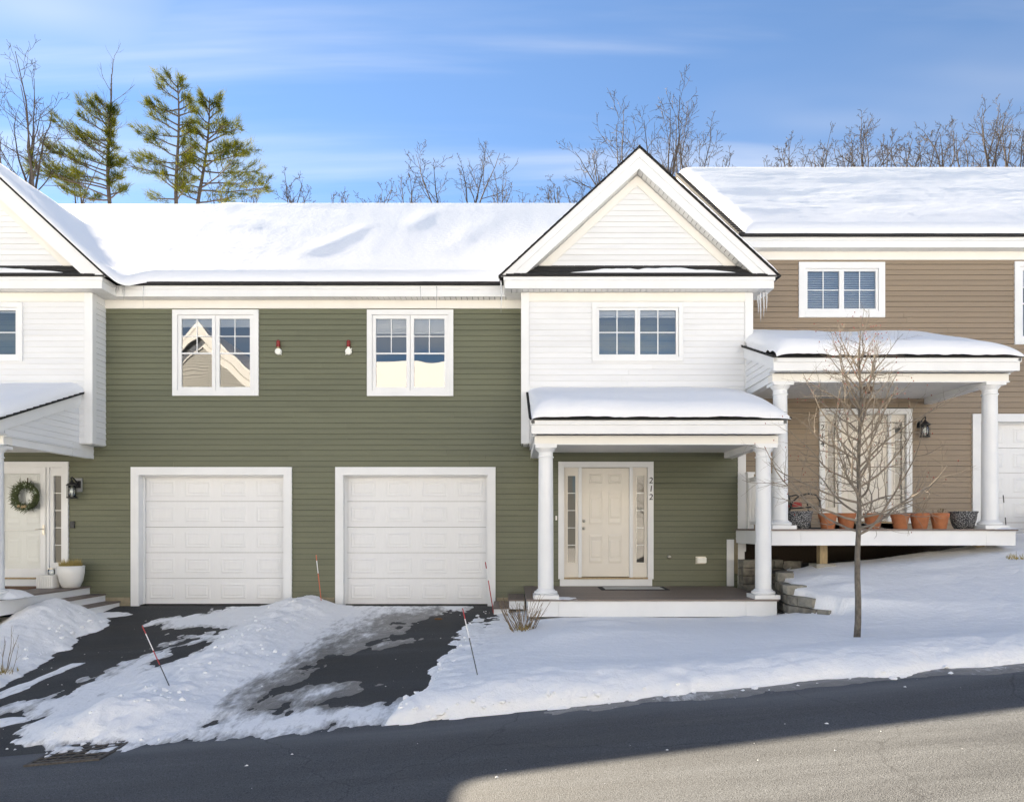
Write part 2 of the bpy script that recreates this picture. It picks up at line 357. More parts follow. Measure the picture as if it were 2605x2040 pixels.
def ice_mat():
    m = bpy.data.materials.new('clear_ice'); m.use_nodes = True; n, l = nodes(m); n.remove(n['Principled BSDF']); out = n['Material Output']
    tr = n.new('ShaderNodeBsdfTransparent'); tr.inputs[0].default_value = (0.95, 0.97, 1, 1)
    df = n.new('ShaderNodeBsdfDiffuse'); df.inputs[0].default_value = (0.9, 0.92, 0.95, 1)
    gl = n.new('ShaderNodeBsdfGlossy'); gl.inputs['Roughness'].default_value = 0.08
    m1 = n.new('ShaderNodeMixShader'); m1.inputs[0].default_value = 0.45; l.new(tr.outputs[0], m1.inputs[1]); l.new(df.outputs[0], m1.inputs[2])
    lw = n.new('ShaderNodeFresnel'); lw.inputs[0].default_value = 1.31; m2 = n.new('ShaderNodeMixShader'); l.new(lw.outputs[0], m2.inputs[0]); l.new(m1.outputs[0], m2.inputs[1]); l.new(gl.outputs[0], m2.inputs[2])
    l.new(m2.outputs[0], out.inputs[0]); return m
M['ice'] = ice_mat()
def pot_mat():
    m = bpy.data.materials.new('hammered_grey_pot'); m.use_nodes = True; n, l = nodes(m); b = n['Principled BSDF']
    tcx = n.new('ShaderNodeTexCoord'); v = n.new('ShaderNodeTexVoronoi'); v.inputs['Scale'].default_value = 34; v.feature = 'DISTANCE_TO_EDGE'; l.new(tcx.outputs['Object'], v.inputs['Vector'])
    r = n.new('ShaderNodeMapRange'); l.new(v.outputs[0], r.inputs[0]); r.inputs[1].default_value = 0.08; r.inputs[2].default_value = 0.25
    mx = n.new('ShaderNodeMix'); mx.data_type = 'RGBA'; l.new(r.outputs[0], mx.inputs['Factor']); mx.inputs['A'].default_value = (0.03, 0.031, 0.034, 1); mx.inputs['B'].default_value = (0.33, 0.33, 0.33, 1)
    l.new(mx.outputs['Result'], b.inputs['Base Color']); b.inputs['Roughness'].default_value = 0.4
    bp = n.new('ShaderNodeBump'); bp.inputs['Distance'].default_value = 0.006; l.new(r.outputs[0], bp.inputs['Height']); l.new(bp.outputs[0], b.inputs['Normal']); return m
M['hammered'] = pot_mat()
def needle_mat():
    m = bpy.data.materials.new('pine_needles'); m.use_nodes = True; n, l = nodes(m); n.remove(n['Principled BSDF']); out = n['Material Output']
    g = n.new('ShaderNodeNewGeometry'); z = n.new('ShaderNodeTexNoise'); z.inputs['Scale'].default_value = 0.9; z.inputs['Detail'].default_value = 5; l.new(g.outputs['Position'], z.inputs['Vector'])
    r = n.new('ShaderNodeValToRGB'); r.color_ramp.elements[0].position = 0.35; r.color_ramp.elements[0].color = (0.040, 0.056, 0.012, 1); r.color_ramp.elements[1].position = 0.68; r.color_ramp.elements[1].color = (0.165, 0.165, 0.022, 1)
    l.new(z.outputs[0], r.inputs[0]); d = n.new('ShaderNodeBsdfDiffuse'); t = n.new('ShaderNodeBsdfTranslucent'); l.new(r.outputs[0], d.inputs[0]); l.new(r.outputs[0], t.inputs[0])
    ms = n.new('ShaderNodeMixShader'); ms.inputs[0].default_value = 0.45; l.new(d.outputs[0], ms.inputs[1]); l.new(t.outputs[0], ms.inputs[2]); l.new(ms.outputs[0], out.inputs[0]); return m
M['needle'] = needle_mat()

rng = random.Random(7)

# ------------------------------------------------------------------ ground, road, driveway
def road_z(X): return -0.21+0.0875*np.asarray(X, float)
def drive_z(X, d):
    t = np.clip((np.asarray(d, float)-6.5)/6.9, 0, 1); zr = road_z(X)
    return zr+(-0.02-zr)*t
def grid(name, xs, ds, zf, m, keep=None, attr=None, smooth=True, parent=None):
    X, Dp = np.meshgrid(xs, ds); Z = zf(X, Dp)
    nx, nd = len(xs), len(ds)
    co = np.stack([X, Dp-D0, Z], -1).reshape(-1, 3)
    idx = np.arange(nx*nd).reshape(nd, nx)
    q = np.stack([idx[:-1, :-1], idx[:-1, 1:], idx[1:, 1:], idx[1:, :-1]], -1).reshape(-1, 4)
    if keep is not None:
        k = keep(X, Dp).reshape(-1); q = q[k[q].any(1)]
        used = np.zeros(len(co), bool); used[q] = True; rem = np.cumsum(used)-1
        co = co[used]; q = rem[q]
    me = bpy.data.meshes.new(name); me.vertices.add(len(co)); me.vertices.foreach_set('co', co.ravel())
    me.loops.add(len(q)*4); me.loops.foreach_set('vertex_index', q.ravel().astype(np.int32))
    me.polygons.add(len(q)); me.polygons.foreach_set('loop_start', np.arange(0, len(q)*4, 4, dtype=np.int32))
    if smooth: me.polygons.foreach_set('use_smooth', [True]*len(q))
    me.update(); me.validate()
    if attr is not None:
        A = attr(X, Dp).reshape(-1)
        if keep is not None: A = A[used]
        at = me.attributes.new('clean', 'FLOAT', 'POINT'); at.data.foreach_set('value', A.astype(np.float32))
    return link(name, me, m, parent)

def gz(X, d): return -0.55+3.5*np.tanh(X*0.0875/3.5)+22*sstep(24, 72, d)
o = grid('ground', np.concatenate([np.linspace(-700, -50, 14), np.linspace(-45, 45, 31), np.linspace(50, 700, 14)]),
         np.concatenate([np.linspace(-500, -25, 12), np.linspace(-20, 60, 25), np.linspace(80, 900, 12)]), gz, M['snow']); tag(o, kind='structure')
o = grid('road', np.linspace(-34, 34, 69), np.linspace(-1.6, 6.5, 10), lambda X, d: road_z(X), M['road']); tag(o, kind='structure')
o = grid('driveway', np.linspace(-9.6, 0.8, 40), np.linspace(6.5, 13.6, 30), drive_z, M['drive']); tag(o, kind='structure')

# ------------------------------------------------------------------ snow on the ground
def lawn_edge(d): return np.interp(d, [6.3, 6.5, 8.0, 9.5, 11.8, 13.4], [-1.25, -1.08, -0.92, -0.84, -0.72, -0.36])
WALL_PATH = [(4.55, 10.12), (4.37, 10.38), (4.235, 10.8), (4.28, 11.3), (4.47, 12.0), (4.92, 12.7)]
def wall_x(d): return np.interp(d, [p[1] for p in WALL_PATH]+[13.6], [p[0] for p in WALL_PATH]+[4.92])
def crest(X): return -0.02+0.078*X+0.03*np.sin(X*1.7+1)*np.exp(-0.05*X*X)
def lawn_top(X, d):
    c = crest(X)
    t = np.clip((d-7.5)/(11.0-7.5), 0, 1)
    low = (c-0.05)*(1-t)+(0.085+0.0*X)*t
    low = np.minimum(low, c-0.05+0.35*t)
    low = low-0.16*sstep(0.9, -0.6, X)*sstep(7.6, 10.5, d)+0.10*sstep(3.7, 4.4, X)*sstep(9.0, 10.0, d)*sstep(11.6, 10.6, d)
    hi_t = np.clip((d-7.5)/(12.2-7.5), 0, 1)**1.45
    hi = (c-0.05)*(1-hi_t)+(0.79+0.125*(X-5.05))*hi_t
    w = np.where(d >= 10, 0.05, 0.05+(10-d)*1.1); cx = np.where(d >= 10, wall_x(d)+0.085+0.03*np.sin(d*9), 4.72+(10-d)*0.55)
    k = sstep(0, 1, (X-(cx-w))/(2*w))
    L = low+(hi-low)*k
    # plough berm along the road
    b = sstep(8.0, 7.15, d)
    L = L+(c+0.02-L)*b
    L = L+0.022*fbm(X*1.1, d*1.3, 5, 4)+0.006*fbm(X*6, d*6, 9, 3)
    L = L-0.05*np.exp(-(((X-4.05)/0.11)**2+((d-8.3)/0.11)**2))
    for (bx, bd, r, h) in ((1.3, 10.2, 0.38, 0.07), (1.0, 9.6, 0.5, 0.05), (3.6, 10.7, 0.33, 0.06), (0.6, 9.3, 0.3, 0.03), (1.9, 9.5, 0.55, 0.03), (6.3, 10.7, 0.4, 0.05), (5.0, 10.6, 0.3, 0.07), (5.0, 11.3, 0.35, 0.05)):
        L = L+h*np.exp(-(((X-bx)/r)**2+((d-bd)/(r*0.8))**2))
    return L
def lawn_T(X, d):
    A = drive_z(X, d); A = np.where(X > -0.2, np.minimum(A, road_z(X)+(0.0-road_z(X))*np.clip((d-6.5)/6.9, 0, 1)), A)
    L = lawn_top(X, d)
    n = fbm(X*3.1, d*3.1, 31, 4)
    sx = X-lawn_edge(d)+0.16*n
    sd = d-(6.47+0.12*sstep(0.8, 3.0, X)+0.16*fbm(X*2.2, d*1.0, 41, 4)+0.05*np.sin(X*0.9))
    lump = 0.05*fbm(X*5, d*5, 51, 4)*sstep(1.0, 0.1, np.minimum(sx, sd))
    e = np.minimum(np.clip(sx/0.34, -1, 1), np.clip(sd/0.55, -1, 1))
    prof = np.where(e > 0, np.sqrt(1-(1-np.clip(e, 0, 1))**2), e)
    A0 = np.where(d < 6.5, road_z(X), drive_z(X, d))
    return A0+(L+lump-A0)*np.clip(prof, 0, 1)+np.where(prof < 0, prof*0.08, 0), prof
def lawn_keep(X, d):
    z, p = lawn_T(X, d)
    k = p > -0.6
    under = (d > 12.25) & (X > wall_x(d)+0.12) & (X < 8.6)
    return k & ~under
step = 0.032
o = grid('snow_lawn', np.arange(-1.6, 10.6, step), np.arange(6.25, 13.52, step), lambda X, d: lawn_T(X, d)[0], M['slush'], lawn_keep,
         lambda X, d: np.clip(sstep(6.40, 6.60, d+0.20*fbm(X*6, d*6, 61, 4)+0.1*fbm(X*1.1, d, 63, 2))*1.1-0.1+1.1*sstep(3.6, 1.8, X), 0, 1))
tag(o, 'smooth white snow over the front yard with a ploughed bank at the road', 'snow', kind='stuff')
def slush_T(X, d):
    n = fbm(X*2.5, d*5, 141, 4)
    return np.clip((0.17-np.abs(d-6.55+0.03*np.sin(X*1.3))+0.16*n)*sstep(0.2, 1.6, X)*0.12-0.004*(X < 0.3), -0.02, 0.016)+0.005*fbm(X*9, d*16, 143, 3)
o = grid('gutter_slush', np.arange(0.0, 10.0, 0.03), np.arange(6.28, 6.9, 0.025), lambda X, d: road_z(X)+0.09*0*X+np.where(d < 6.5, 0, 0)+slush_T(X, d), M['slush'], lambda X, d: slush_T(X, d) > -0.012, lambda X, d: np.clip(0.02+0.35*fbm(X*2, d*6, 147, 4), 0, 1))
tag(o, 'dirty grey slush strip between the snow bank and the road', 'slush', kind='stuff')
o = grid('snow_yard', np.linspace(10.5, 40, 40), np.linspace(6.4, 13.4, 20), lambda X, d: 0.3+0.0875*X+(d-6.4)*0.09, M['snow']); tag(o, kind='structure')

def drive_T(X, d):
    n1 = fbm(X*1.9, d*0.75, 71, 5, 0.55); n2 = fbm(X*6, d*3.0, 81, 4)
    Xl = np.interp(d, [6.6, 7.2, 8.0, 9.2, 10.3, 10.9, 11.4, 12.3, 12.8, 13.4], [-4.2, -5.1, -5.6, -5.25, -5.1, -5.0, -5.3, -6.15, -5.6, -5.4])
    cL = np.minimum(X-Xl, -3.3-X)
    cL = np.minimum(cL, (d-6.70)*1.2+0.1*(X+4))
    hole = 0.45-np.hypot((X+4.62)/0.35, (d-9.8)/0.9)*0.5
    cL = np.minimum(cL, -hole*1.2)
    hole2 = 0.5-np.hypot((X+5.35)/0.9, (d-11.5)/0.28)*0.5
    cL = np.minimum(cL, -hole2*1.2)
    Xr = np.interp(d, [6.6, 7.5, 8.5, 9.4, 10.9, 12.2, 13.2], [-2.75, -2.8, -2.6, -2.4, -2.0, -1.7, -0.9])
    cR = np.minimum(X+4.2, Xr-X); cR = np.minimum(cR, (d-6.62)*1.0)
    cS = np.minimum(0.26-np.abs(d-6.78-0.06*(X+2)), np.minimum(X+3.6, -0.75-X))
    lobe = 0.42-np.hypot((X+2.05)*0.75, (d-7.75-0.25*(X+2.05))*1.5)
    lobe2 = 0.22-np.hypot((X+1.55)*0.5, (d-10.2-0.5*(X+1.55))*1.6)
    c = np.maximum.reduce([cL, cR, cS, lobe, lobe2])
    n3 = fbm(X*17, d*9, 84, 3)
    c = c+0.42*n1+0.26*n2+0.14*n3+0.05
    T = np.clip(c*0.06, -0.035, 0.014)+0.006*n2
    w = 0.52+0.14*fbm(d*0.9, 0*d, 91, 2)
    cx = -3.87+0.12*fbm(d*0.7, 0*d+3, 95, 3)+0.25*sstep(7.6, 6.5, d)*-0.4
    lump = 1+0.55*fbm(X*2.4, d*2.0, 97, 4)
    g = np.exp(-np.abs((X-cx)/w)**2.4)
    ridge = 0.15*g*lump*sstep(6.55, 7.0, d+0.15*n2)*(0.75+0.25*sstep(8, 10, d))
    ridge = ridge+0.10*np.exp(-(((X+3.95)/0.75)**2+((d-7.25)/0.3)**2))*lump
    ridge = ridge+0.06*np.exp(-(((X+3.9)/0.8)**2+((d-12.7)/0.6)**2))
    ridge = ridge+np.exp(-np.abs((X-cx)/(w*1.2))**2)*(0.045*fbm(X*6, d*6, 99, 3)+0.022*np.abs(fbm(X*15, d*15, 103, 2)))
    T = np.where(ridge > 0.012, np.maximum(T, 0)+ridge, T)
    # tyre grooves in the ice
    gr = np.minimum(T, 0.004)*0+0.003*np.sin((X*1.0+d*0.12)*46)*(np.exp(-((X+2.75-0.05*(d-9))/0.35)**2))
    T = np.where((T > 0) & (ridge < 0.02), T+gr, T)
    return T, ridge, c, cR
def drive_clean(X, d):
    T, ridge, c, cR = drive_T(X, d)
    icy = sstep(-0.15, 0.35, np.minimum(X+3.35, -1.2-X))*sstep(6.9, 7.5, d)
    a = 0.25+0.55*np.clip(c*1.3, 0, 1)-0.36*icy+0.18*fbm(X*5, d*1.2, 107, 4)+ridge*8
    return np.clip(a, 0, 1)
o = grid('ploughed_snow', np.arange(-6.9, -0.7, 0.03), np.arange(6.3, 13.4, 0.03),
         lambda X, d: np.where(d < 6.5, road_z(X), drive_z(X, d))+drive_T(X, d)[0], M['slush'], lambda X, d: drive_T(X, d)[0] > -0.022, drive_clean)
tag(o, 'ploughed snow ridge and icy slush on the driveway between the two garages', 'snow', kind='stuff')

def mound_T(X, d):
    n = fbm(X*2.3, d*2.3, 111, 4)
    Xm = np.interp(d, [7.4, 8.1, 8.9, 10.5, 12.3, 12.7], [-6.9, -6.35, -6.42, -6.7, -6.98, -7.6])
    s = Xm-X+0.22*n
    e = np.clip(s/0.95, -1, 1); prof = np.where(e > 0, np.sqrt(1-(1-np.clip(e, 0, 1))**2), e)
    h = 0.13+0.30*np.exp(-(((X+7.75)/0.55)**2+((d-11.85)/0.75)**2))+0.18*np.exp(-((X+7.5)/0.5)**2)*sstep(12.6, 11.0, d)+0.05*fbm(X*3.5, d*3.5, 121, 4)+0.025*fbm(X*11, d*11, 127, 3)
    h = np.where(X < -8.0, h*sstep(-9.0, -8.0, X)+0.08*sstep(-8.0, -9.0, X), h)
    T = np.where(prof > 0, h*prof, prof*0.08)
    T = T-0.6*sstep(12.35, 12.75, d)
    # a thin tongue of slush lying further down the drive
    tongue = 0.10-np.hypot((X+6.35)*0.9, 0*X)-0.02+0*d
    tg = 0.12-np.abs(X+6.15-0.10*(d-8.4))+0.12*n; tg = np.minimum(tg, 0.9-np.abs(d-8.9))
    T = np.maximum(T, np.clip(tg*0.12, -0.03, 0.016))
    tg2 = 0.25-np.hypot((X+5.75)*0.5, (d-7.55)*1.2)+0.2*n
    T = np.maximum(T, np.clip(tg2*0.1, -0.03, 0.016))
    tg3 = 0.3-np.hypot((X+7.35)*0.55, (d-12.75)*1.4)+0.16*n
    return np.maximum(T, np.clip(tg3*0.12, -0.03, 0.03))
o = grid('snow_mound', np.arange(-11.2, -5.0, 0.032), np.arange(7.0, 13.3, 0.032), lambda X, d: drive_z(X, d)+mound_T(X, d), M['slush'], lambda X, d: mound_T(X, d) > -0.022,
         lambda X, d: np.clip(0.45+mound_T(X, d)*6, 0, 1))
tag(o, 'shovelled snow mound beside the left porch steps', 'snow', kind='stuff')
def across_z(X, d): return np.maximum(road_z(X)+0.03+0.22*sstep(-1.3, -2.2, d+0.3*fbm(X, d, 131, 3))+np.clip(-2.2-d, 0, 30)*0.03+0.04*fbm(X*1.2, d*1.2, 133, 3), -99)
o = grid('snow_verge', np.linspace(-34, 34, 170), np.linspace(-30, -1.2, 80), across_z, M['snow']); tag(o, kind='structure')

# small crumbs of snow and ice on the asphalt
b = MB()
for i in range(190):
    d = rng.uniform(4.4, 12.5); 
    X = rng.uniform(-6.5, -0.9) if d > 6.5 else rng.uniform(-4.5, 4)
    if d < 6.5 and rng.random() < 0.45: continue
    r = 0.004+0.015*rng.random()**4; z = float(road_z(X) if d < 6.5 else drive_z(X, d))
    pts = [(X+r*rng.uniform(.6, 1.5)*math.cos(a), Yd(d)+r*rng.uniform(.5, 1.2)*math.sin(a), z+0.001) for a in [k*1.2566 for k in range(5)]]
    b.add(pts+[(X, Yd(d), z+r*0.7)], [(k, (k+1) % 5, 5) for k in range(5)])
o = b.build('snow_crumbs', M['snow']); tag(o, 'scattered crumbs of snow and ice on the asphalt', 'snow', kind='stuff')

b = MB(); r2 = random.Random(71)
def lump(x, d, z, s):
    vs = []
    for (a, e) in ((0, -1), *[(k*1.2566, -0.1) for k in range(5)], *[(k*1.2566+0.6, 0.55) for k in range(5)], (0, 1)):
        rr = math.sqrt(max(0, 1-e*e)); q = s*r2.uniform(0.65, 1.25); vs.append((x+q*rr*math.cos(a), Yd(d)+q*rr*math.sin(a), z+q*e*0.8))
    fs = [(0, 1+(k+1) % 5, 1+k) for k in range(5)]+[(1+k, 1+(k+1) % 5, 6+k) for k in range(5)]+[(1+(k+1) % 5, 6+(k+1) % 5, 6+k) for k in range(5)]+[(6+k, 6+(k+1) % 5, 11) for k in range(5)]
    b.add(vs, fs)
for i in range(420):                      # broken crusts thrown along the plough edges
    k = r2.random(); s = 0.010+0.032*r2.random()**2.5
    if k < 0.45: x = r2.uniform(-1.2, 7.5); d = 6.47+abs(r2.gauss(0, 0.07)); z = float(lawn_T(np.array(x), np.array(d))[0])
    elif k < 0.62: d = r2.uniform(6.6, 12.8); x = float(lawn_edge(d))+abs(r2.gauss(0, 0.10)); z = float(lawn_T(np.array(x), np.array(d))[0])
    elif k < 0.9: d = r2.uniform(6.5, 13.0); x = -3.87+r2.gauss(0, 0.42); z = float(np.where(d < 6.5, road_z(x), drive_z(x, d))+drive_T(np.array(x), np.array(d))[0])
    else: d = r2.uniform(8.4, 12.2); x = -6.5-0.1*(d-8)-abs(r2.gauss(0, 0.25)); z = float(drive_z(x, d)+mound_T(np.array(x), np.array(d)))
    lump(x, d, z+s*0.2, s)
o = b.build('snow_chunks', M['snow']); tag(o, 'broken chunks of snow crust along the ploughed edges', 'snow', kind='stuff')

# ------------------------------------------------------------------ building helpers
BOARD = 0.1048
def subtract(segs, a, b_):
    out = []
    for s, e in segs:
        if b_ <= s or a >= e: out.append((s, e)); continue
        if a > s: out.append((s, a))
        if b_ < e: out.append((b_, e))
    return out
def siding(parent, m, x0, x1, z0, z1, y, holes=(), facing='front', ch=BOARD, joints=True, lip=0.015):
    """courses of lap siding; x0/x1 numbers or functions of (course index, z). front faces -y; 'right' faces +x (x0,x1 are then y)."""
    n = int(round((z1-z0)/ch)); ch = (z1-z0)/n
    for i in range(n):
        z = z0+i*ch; zc = z+ch*0.5
        a = x0(i, zc) if callable(x0) else x0; e = x1(i, zc) if callable(x1) else x1
        if e-a < 0.02: continue
        segs = [(a, e)]
        for (ha, hb, hc, hd) in holes:
            if z+ch > hc+0.005 and z < hd-0.005: segs = subtract(segs, ha, hb)
        out = []
        for s, t in segs:
            if joints and t-s > 3.7:
                c = s+rng.uniform(1.3, t-s-1.3); out += [(s, c-0.0015), (c+0.0015, t)]
            else: out.append((s, t))
        for s, t in out:
            if t-s < 0.015: continue
            me = unit('board', m); z = z0+i*ch+rng.uniform(-0.0012, 0.0012); lip = 0.015+rng.uniform(-0.002, 0.002)
            if facing == 'front': link('siding_board', me, None, parent, loc=(s, y, z+0.004), scale=(t-s, lip, ch-0.005))
            elif facing == 'right': link('siding_board', me, None, parent, loc=(y, s, z+0.004), rot=(0, 0, math.pi/2), scale=(t-s, lip, ch-0.005))
            else: link('siding_board', me, None, parent, loc=(y, t, z+0.004), rot=(0, 0, -math.pi/2), scale=(t-s, lip, ch-0.005))
def sheet(name, m, parent, x0, x1, z0, z1, y, holes=()):
    xs = sorted({x0, x1, *[min(max(h[i], x0), x1) for h in holes for i in (0, 1)]}); zs = sorted({z0, z1, *[min(max(h[i], z0), z1) for h in holes for i in (2, 3)]})
    b = MB()
    for i in range(len(xs)-1):
        for j in range(len(zs)-1):
            cx = (xs[i]+xs[i+1])/2; cz = (zs[j]+zs[j+1])/2
            if any(h[0] < cx < h[1] and h[2] < cz < h[3] for h in holes): continue
            b.add([(xs[i], y, zs[j]), (xs[i+1], y, zs[j]), (xs[i+1], y, zs[j+1]), (xs[i], y, zs[j+1])], [(0, 1, 2, 3)])
    return b.build(name, m, parent)
def soffit(parent, x0, x1, y0, y1, z, pitch=0.104, along='x', m=None):
    """soffit slats whose length runs y0..y1, repeated along x (or the reverse); lower face at z"""
    m = m or M['soffit']
    n = max(1, int(round((x1-x0 if along == 'x' else y1-y0)/pitch)))
    for i in range(n):
        if along == 'x':
            p = (x1-x0)/n; ubox('soffit_slat', m, parent, x0+i*p+0.005, x0+(i+1)*p-0.005, y0, y1, z, z+0.012)
        else:
            p = (y1-y0)/n; ubox('soffit_slat', m, parent, x0, x1, y0+i*p+0.004, y0+(i+1)*p-0.004, z, z+0.012)

def window(parent, x0, x1, z0, z1, y, casing=0.097, style='casement', blind=None, hole=None):
    """double window; outer casing box given, y is the wall plane. Returns the hole to leave in the wall."""
    w = part('window', parent, ((x0+x1)/2, y, z0)); W = M['white']
    yf = y-0.04
    ubox('casing', W, w, x0, x0+casing, yf, y+0.02, z0, z1); ubox('casing', W, w, x1-casing, x1, yf, y+0.02, z0, z1)
    ubox('casing', W, w, x0+casing, x1-casing, yf, y+0.02, z1-casing, z1); ubox('casing', W, w, x0+casing, x1-casing, yf-0.004, y+0.02, z0, z0+casing)
    a, b_, c, d_ = x0+casing+0.004, x1-casing-0.004, z0+casing+0.004, z1-casing-0.004
    box('jamb_liner', M['sheath'], w, a-0.004, b_+0.004, y+0.012, y+0.016, c-0.004, c) if False else None
    mid = (a+b_)/2; g = 0.004 if style == 'casement' else 0.001
    fr = 0.068 if style == 'casement' else 0.045
    for (s, t) in ((a, mid-g), (mid+g, b_)):
        yb = y-0.018
        fb = MB(); fb.box(s, s+fr, yb, y+0.03, c, d_); fb.box(t-fr, t, yb, y+0.03, c, d_)
        fb.box(s+fr, t-fr, yb+0.0005, y+0.03, c, c+fr); fb.box(s+fr, t-fr, yb+0.0005, y+0.03, d_-fr, d_)
        fb.build('sash', W, w)
        gx0, gx1, gz0, gz1 = s+fr, t-fr, c+fr, d_-fr
        gm = (gx0+gx1)/2; yp = y+0.004
        if style == 'casement':
            zr = gz0+(gz1-gz0)*0.495; zm = gz0+(gz1-gz0)*0.745
            ubox('muntin', W, w, gx0, gx1, yp-0.010, yp-0.002, zr-0.014, zr+0.014)
            ubox('muntin', W, w, gx0, gx1, yp-0.008, yp-0.0025, zm-0.008, zm+0.008)
            ubox('muntin', W, w, gm-0.008, gm+0.008, yp-0.009, yp-0.0022, zr+0.014, gz1)
            cells = [(gx0, gx1, gz0, zr), (gx0, gm, zr, zm), (gm, gx1, zr, zm), (gx0, gm, zm, gz1), (gm, gx1, zm, gz1)]
        else:
            zm = (gz0+gz1)/2
            ubox('muntin', W, w, gx0, gx1, yp-0.008, yp-0.0025, zm-0.009, zm+0.009)
            ubox('muntin', W, w, gm-0.009, gm+0.009, yp-0.009, yp-0.0022, gz0, gz1)
            cells = [(gx0, gm, gz0, zm), (gm, gx1, gz0, zm), (gx0, gm, zm, gz1), (gm, gx1, zm, gz1)]
        for q in cells:
            MB().add([(q[0], yp, q[2]), (q[1], yp, q[2]), (q[1], yp, q[3]), (q[0], yp, q[3])], [(0, 1, 2, 3)]).build('pane', M['glass'], w)
        if blind == 'closed':
            n = int((gz1-gz0)/0.034)
            for i in range(n):
                zc = gz0+(i+0.5)*(gz1-gz0)/n
                o = MB().box(gx0-0.01, gx1+0.01, -0.022, 0.022, -0.0015, 0.0015)
                link('blind_slat', o.mesh('blind_slat'), M['blind'], w, loc=(0, y+0.065, zc), rot=(math.radians(38), 0, 0))
        elif blind:
            n = int(blind/0.022)
            for i in range(n):
                zc = gz1-0.008-i*0.022
                ubox('blind_slat', M['blind'], w, gx0-0.01, gx1+0.01, y+0.04, y+0.09, zc-0.008, zc+0.005)
            ubox('blind_rail', M['blind'], w, gx0-0.01, gx1+0.01, y+0.035, y+0.095, gz1-n*0.022-0.03, gz1-n*0.022-0.008)
    return (x0+casing-0.01, x1-casing+0.01, z0+casing-0.01, z1-casing+0.01)

def room(parent, x0, x1, y0, y1, z0, z1):
    b = MB(); b.add([(x0,y0,z0),(x1,y0,z0),(x1,y1,z0),(x0,y1,z0),(x0,y0,z1),(x1,y0,z1),(x1,y1,z1),(x0,y1,z1)], [(0,1,2,3),(7,6,5,4),(1,5,6,2),(2,6,7,3),(3,7,4,0)])
    return b.build('room', M['inside'], parent)

def garage_door(parent, x0, x1, ztop, zbot, y, trim=0.152, rows=5, cols=4):
    """inner opening x0..x1; white trim around; door recessed"""
    g = part('garage_door', parent, ((x0+x1)/2, y, zbot)); W = M['white']
    ubox('door_trim', W, g, x0-trim, x0, y-0.045, y+0.01, zbot-0.02, ztop+trim); ubox('door_trim', W, g, x1, x1+trim, y-0.045, y+0.01, zbot-0.02, ztop+trim)
    ubox('door_trim', W, g, x0, x1, y-0.045, y+0.01, ztop, ztop+trim)
    rec = 0.17
    ubox('door_jamb', W, g, x0-0.02, x0+0.001, y+0.01, y+rec, zbot, ztop); ubox('door_jamb', W, g, x1-0.001, x1+0.02, y+0.01, y+rec, zbot, ztop)
    ubox('door_jamb', W, g, x0, x1, y+0.01, y+rec, ztop-0.001, ztop+0.02)
    for s, t in ((x0, x0+0.035), (x1-0.035, x1)): ubox('weather_strip', W, g, s, t, y+rec-0.05, y+rec-0.02, zbot+0.01, ztop)
    ubox('weather_strip', W, g, x0+0.035, x1-0.035, y+rec-0.05, y+rec-0.02, ztop-0.03, ztop)
    h = (ztop-zbot)/rows
    for r in range(rows):
        ubox('door_section', M['garage'], g, x0+0.002, x1-0.002, y+rec, y+rec+0.05, zbot+r*h+0.004, zbot+(r+1)*h-0.003)
        pw = (x1-x0)/cols
        for c in range(cols):
            link('raised_panel', unit('raised', M['garage']), None, g, loc=(x0+c*pw+pw*0.14, y+rec, zbot+r*h+h*0.2), scale=(pw*0.72, 0.009, h*0.6))
    ubox('bottom_seal', M['stakedark'], g, x0, x1, y+rec+0.005, y+rec+0.045, zbot-0.02, zbot+0.004)
    return (x0-0.02, x1+0.02, zbot-0.1, ztop+0.02)

def column(parent, cx, cy, z0, z1, s=1.0):
    c = part('porch_column', parent, (cx, cy, z0))
    b = MB(); b.box(cx-0.198*s, cx+0.198*s, cy-0.198*s, cy+0.198*s, z0, z0+0.062)
    b.lathe([(0.165*s, 0.0615), (0.182*s, 0.075), (0.186*s, 0.093), (0.178*s, 0.112), (0.150*s, 0.120), (0.146*s, 0.134), (0.1235*s, 0.150)], cx, cy, z0, 28)
    b.build('base', M['white'], c)
    H = z1-z0
    pr = [(0.1245*s, 0.149)]+[((0.1245-0.0115*((k/8)**1.6))*s, 0.16+(H-0.16-0.20)*k/8) for k in range(9)]
    MB().lathe(pr, cx, cy, z0, 28).build('shaft', M['white'], c, smooth=False)
    zc = H-0.20
    b = MB(); b.lathe([(0.1135*s, zc-0.002), (0.127*s, zc+0.003), (0.129*s, zc+0.018), (0.116*s, zc+0.026), (0.113*s, zc+0.03), (0.113*s, zc+0.085), (0.125*s, zc+0.095), (0.147*s, zc+0.125), (0.156*s, zc+0.138), (0.156*s, zc+0.148)], cx, cy, z0, 28)
    b.box(cx-0.166*s, cx+0.166*s, cy-0.166*s, cy+0.166*s, z0+zc+0.148, z1-0.0015); b.build('capital', M['white'], c)
    return c
for k in ():
    pass

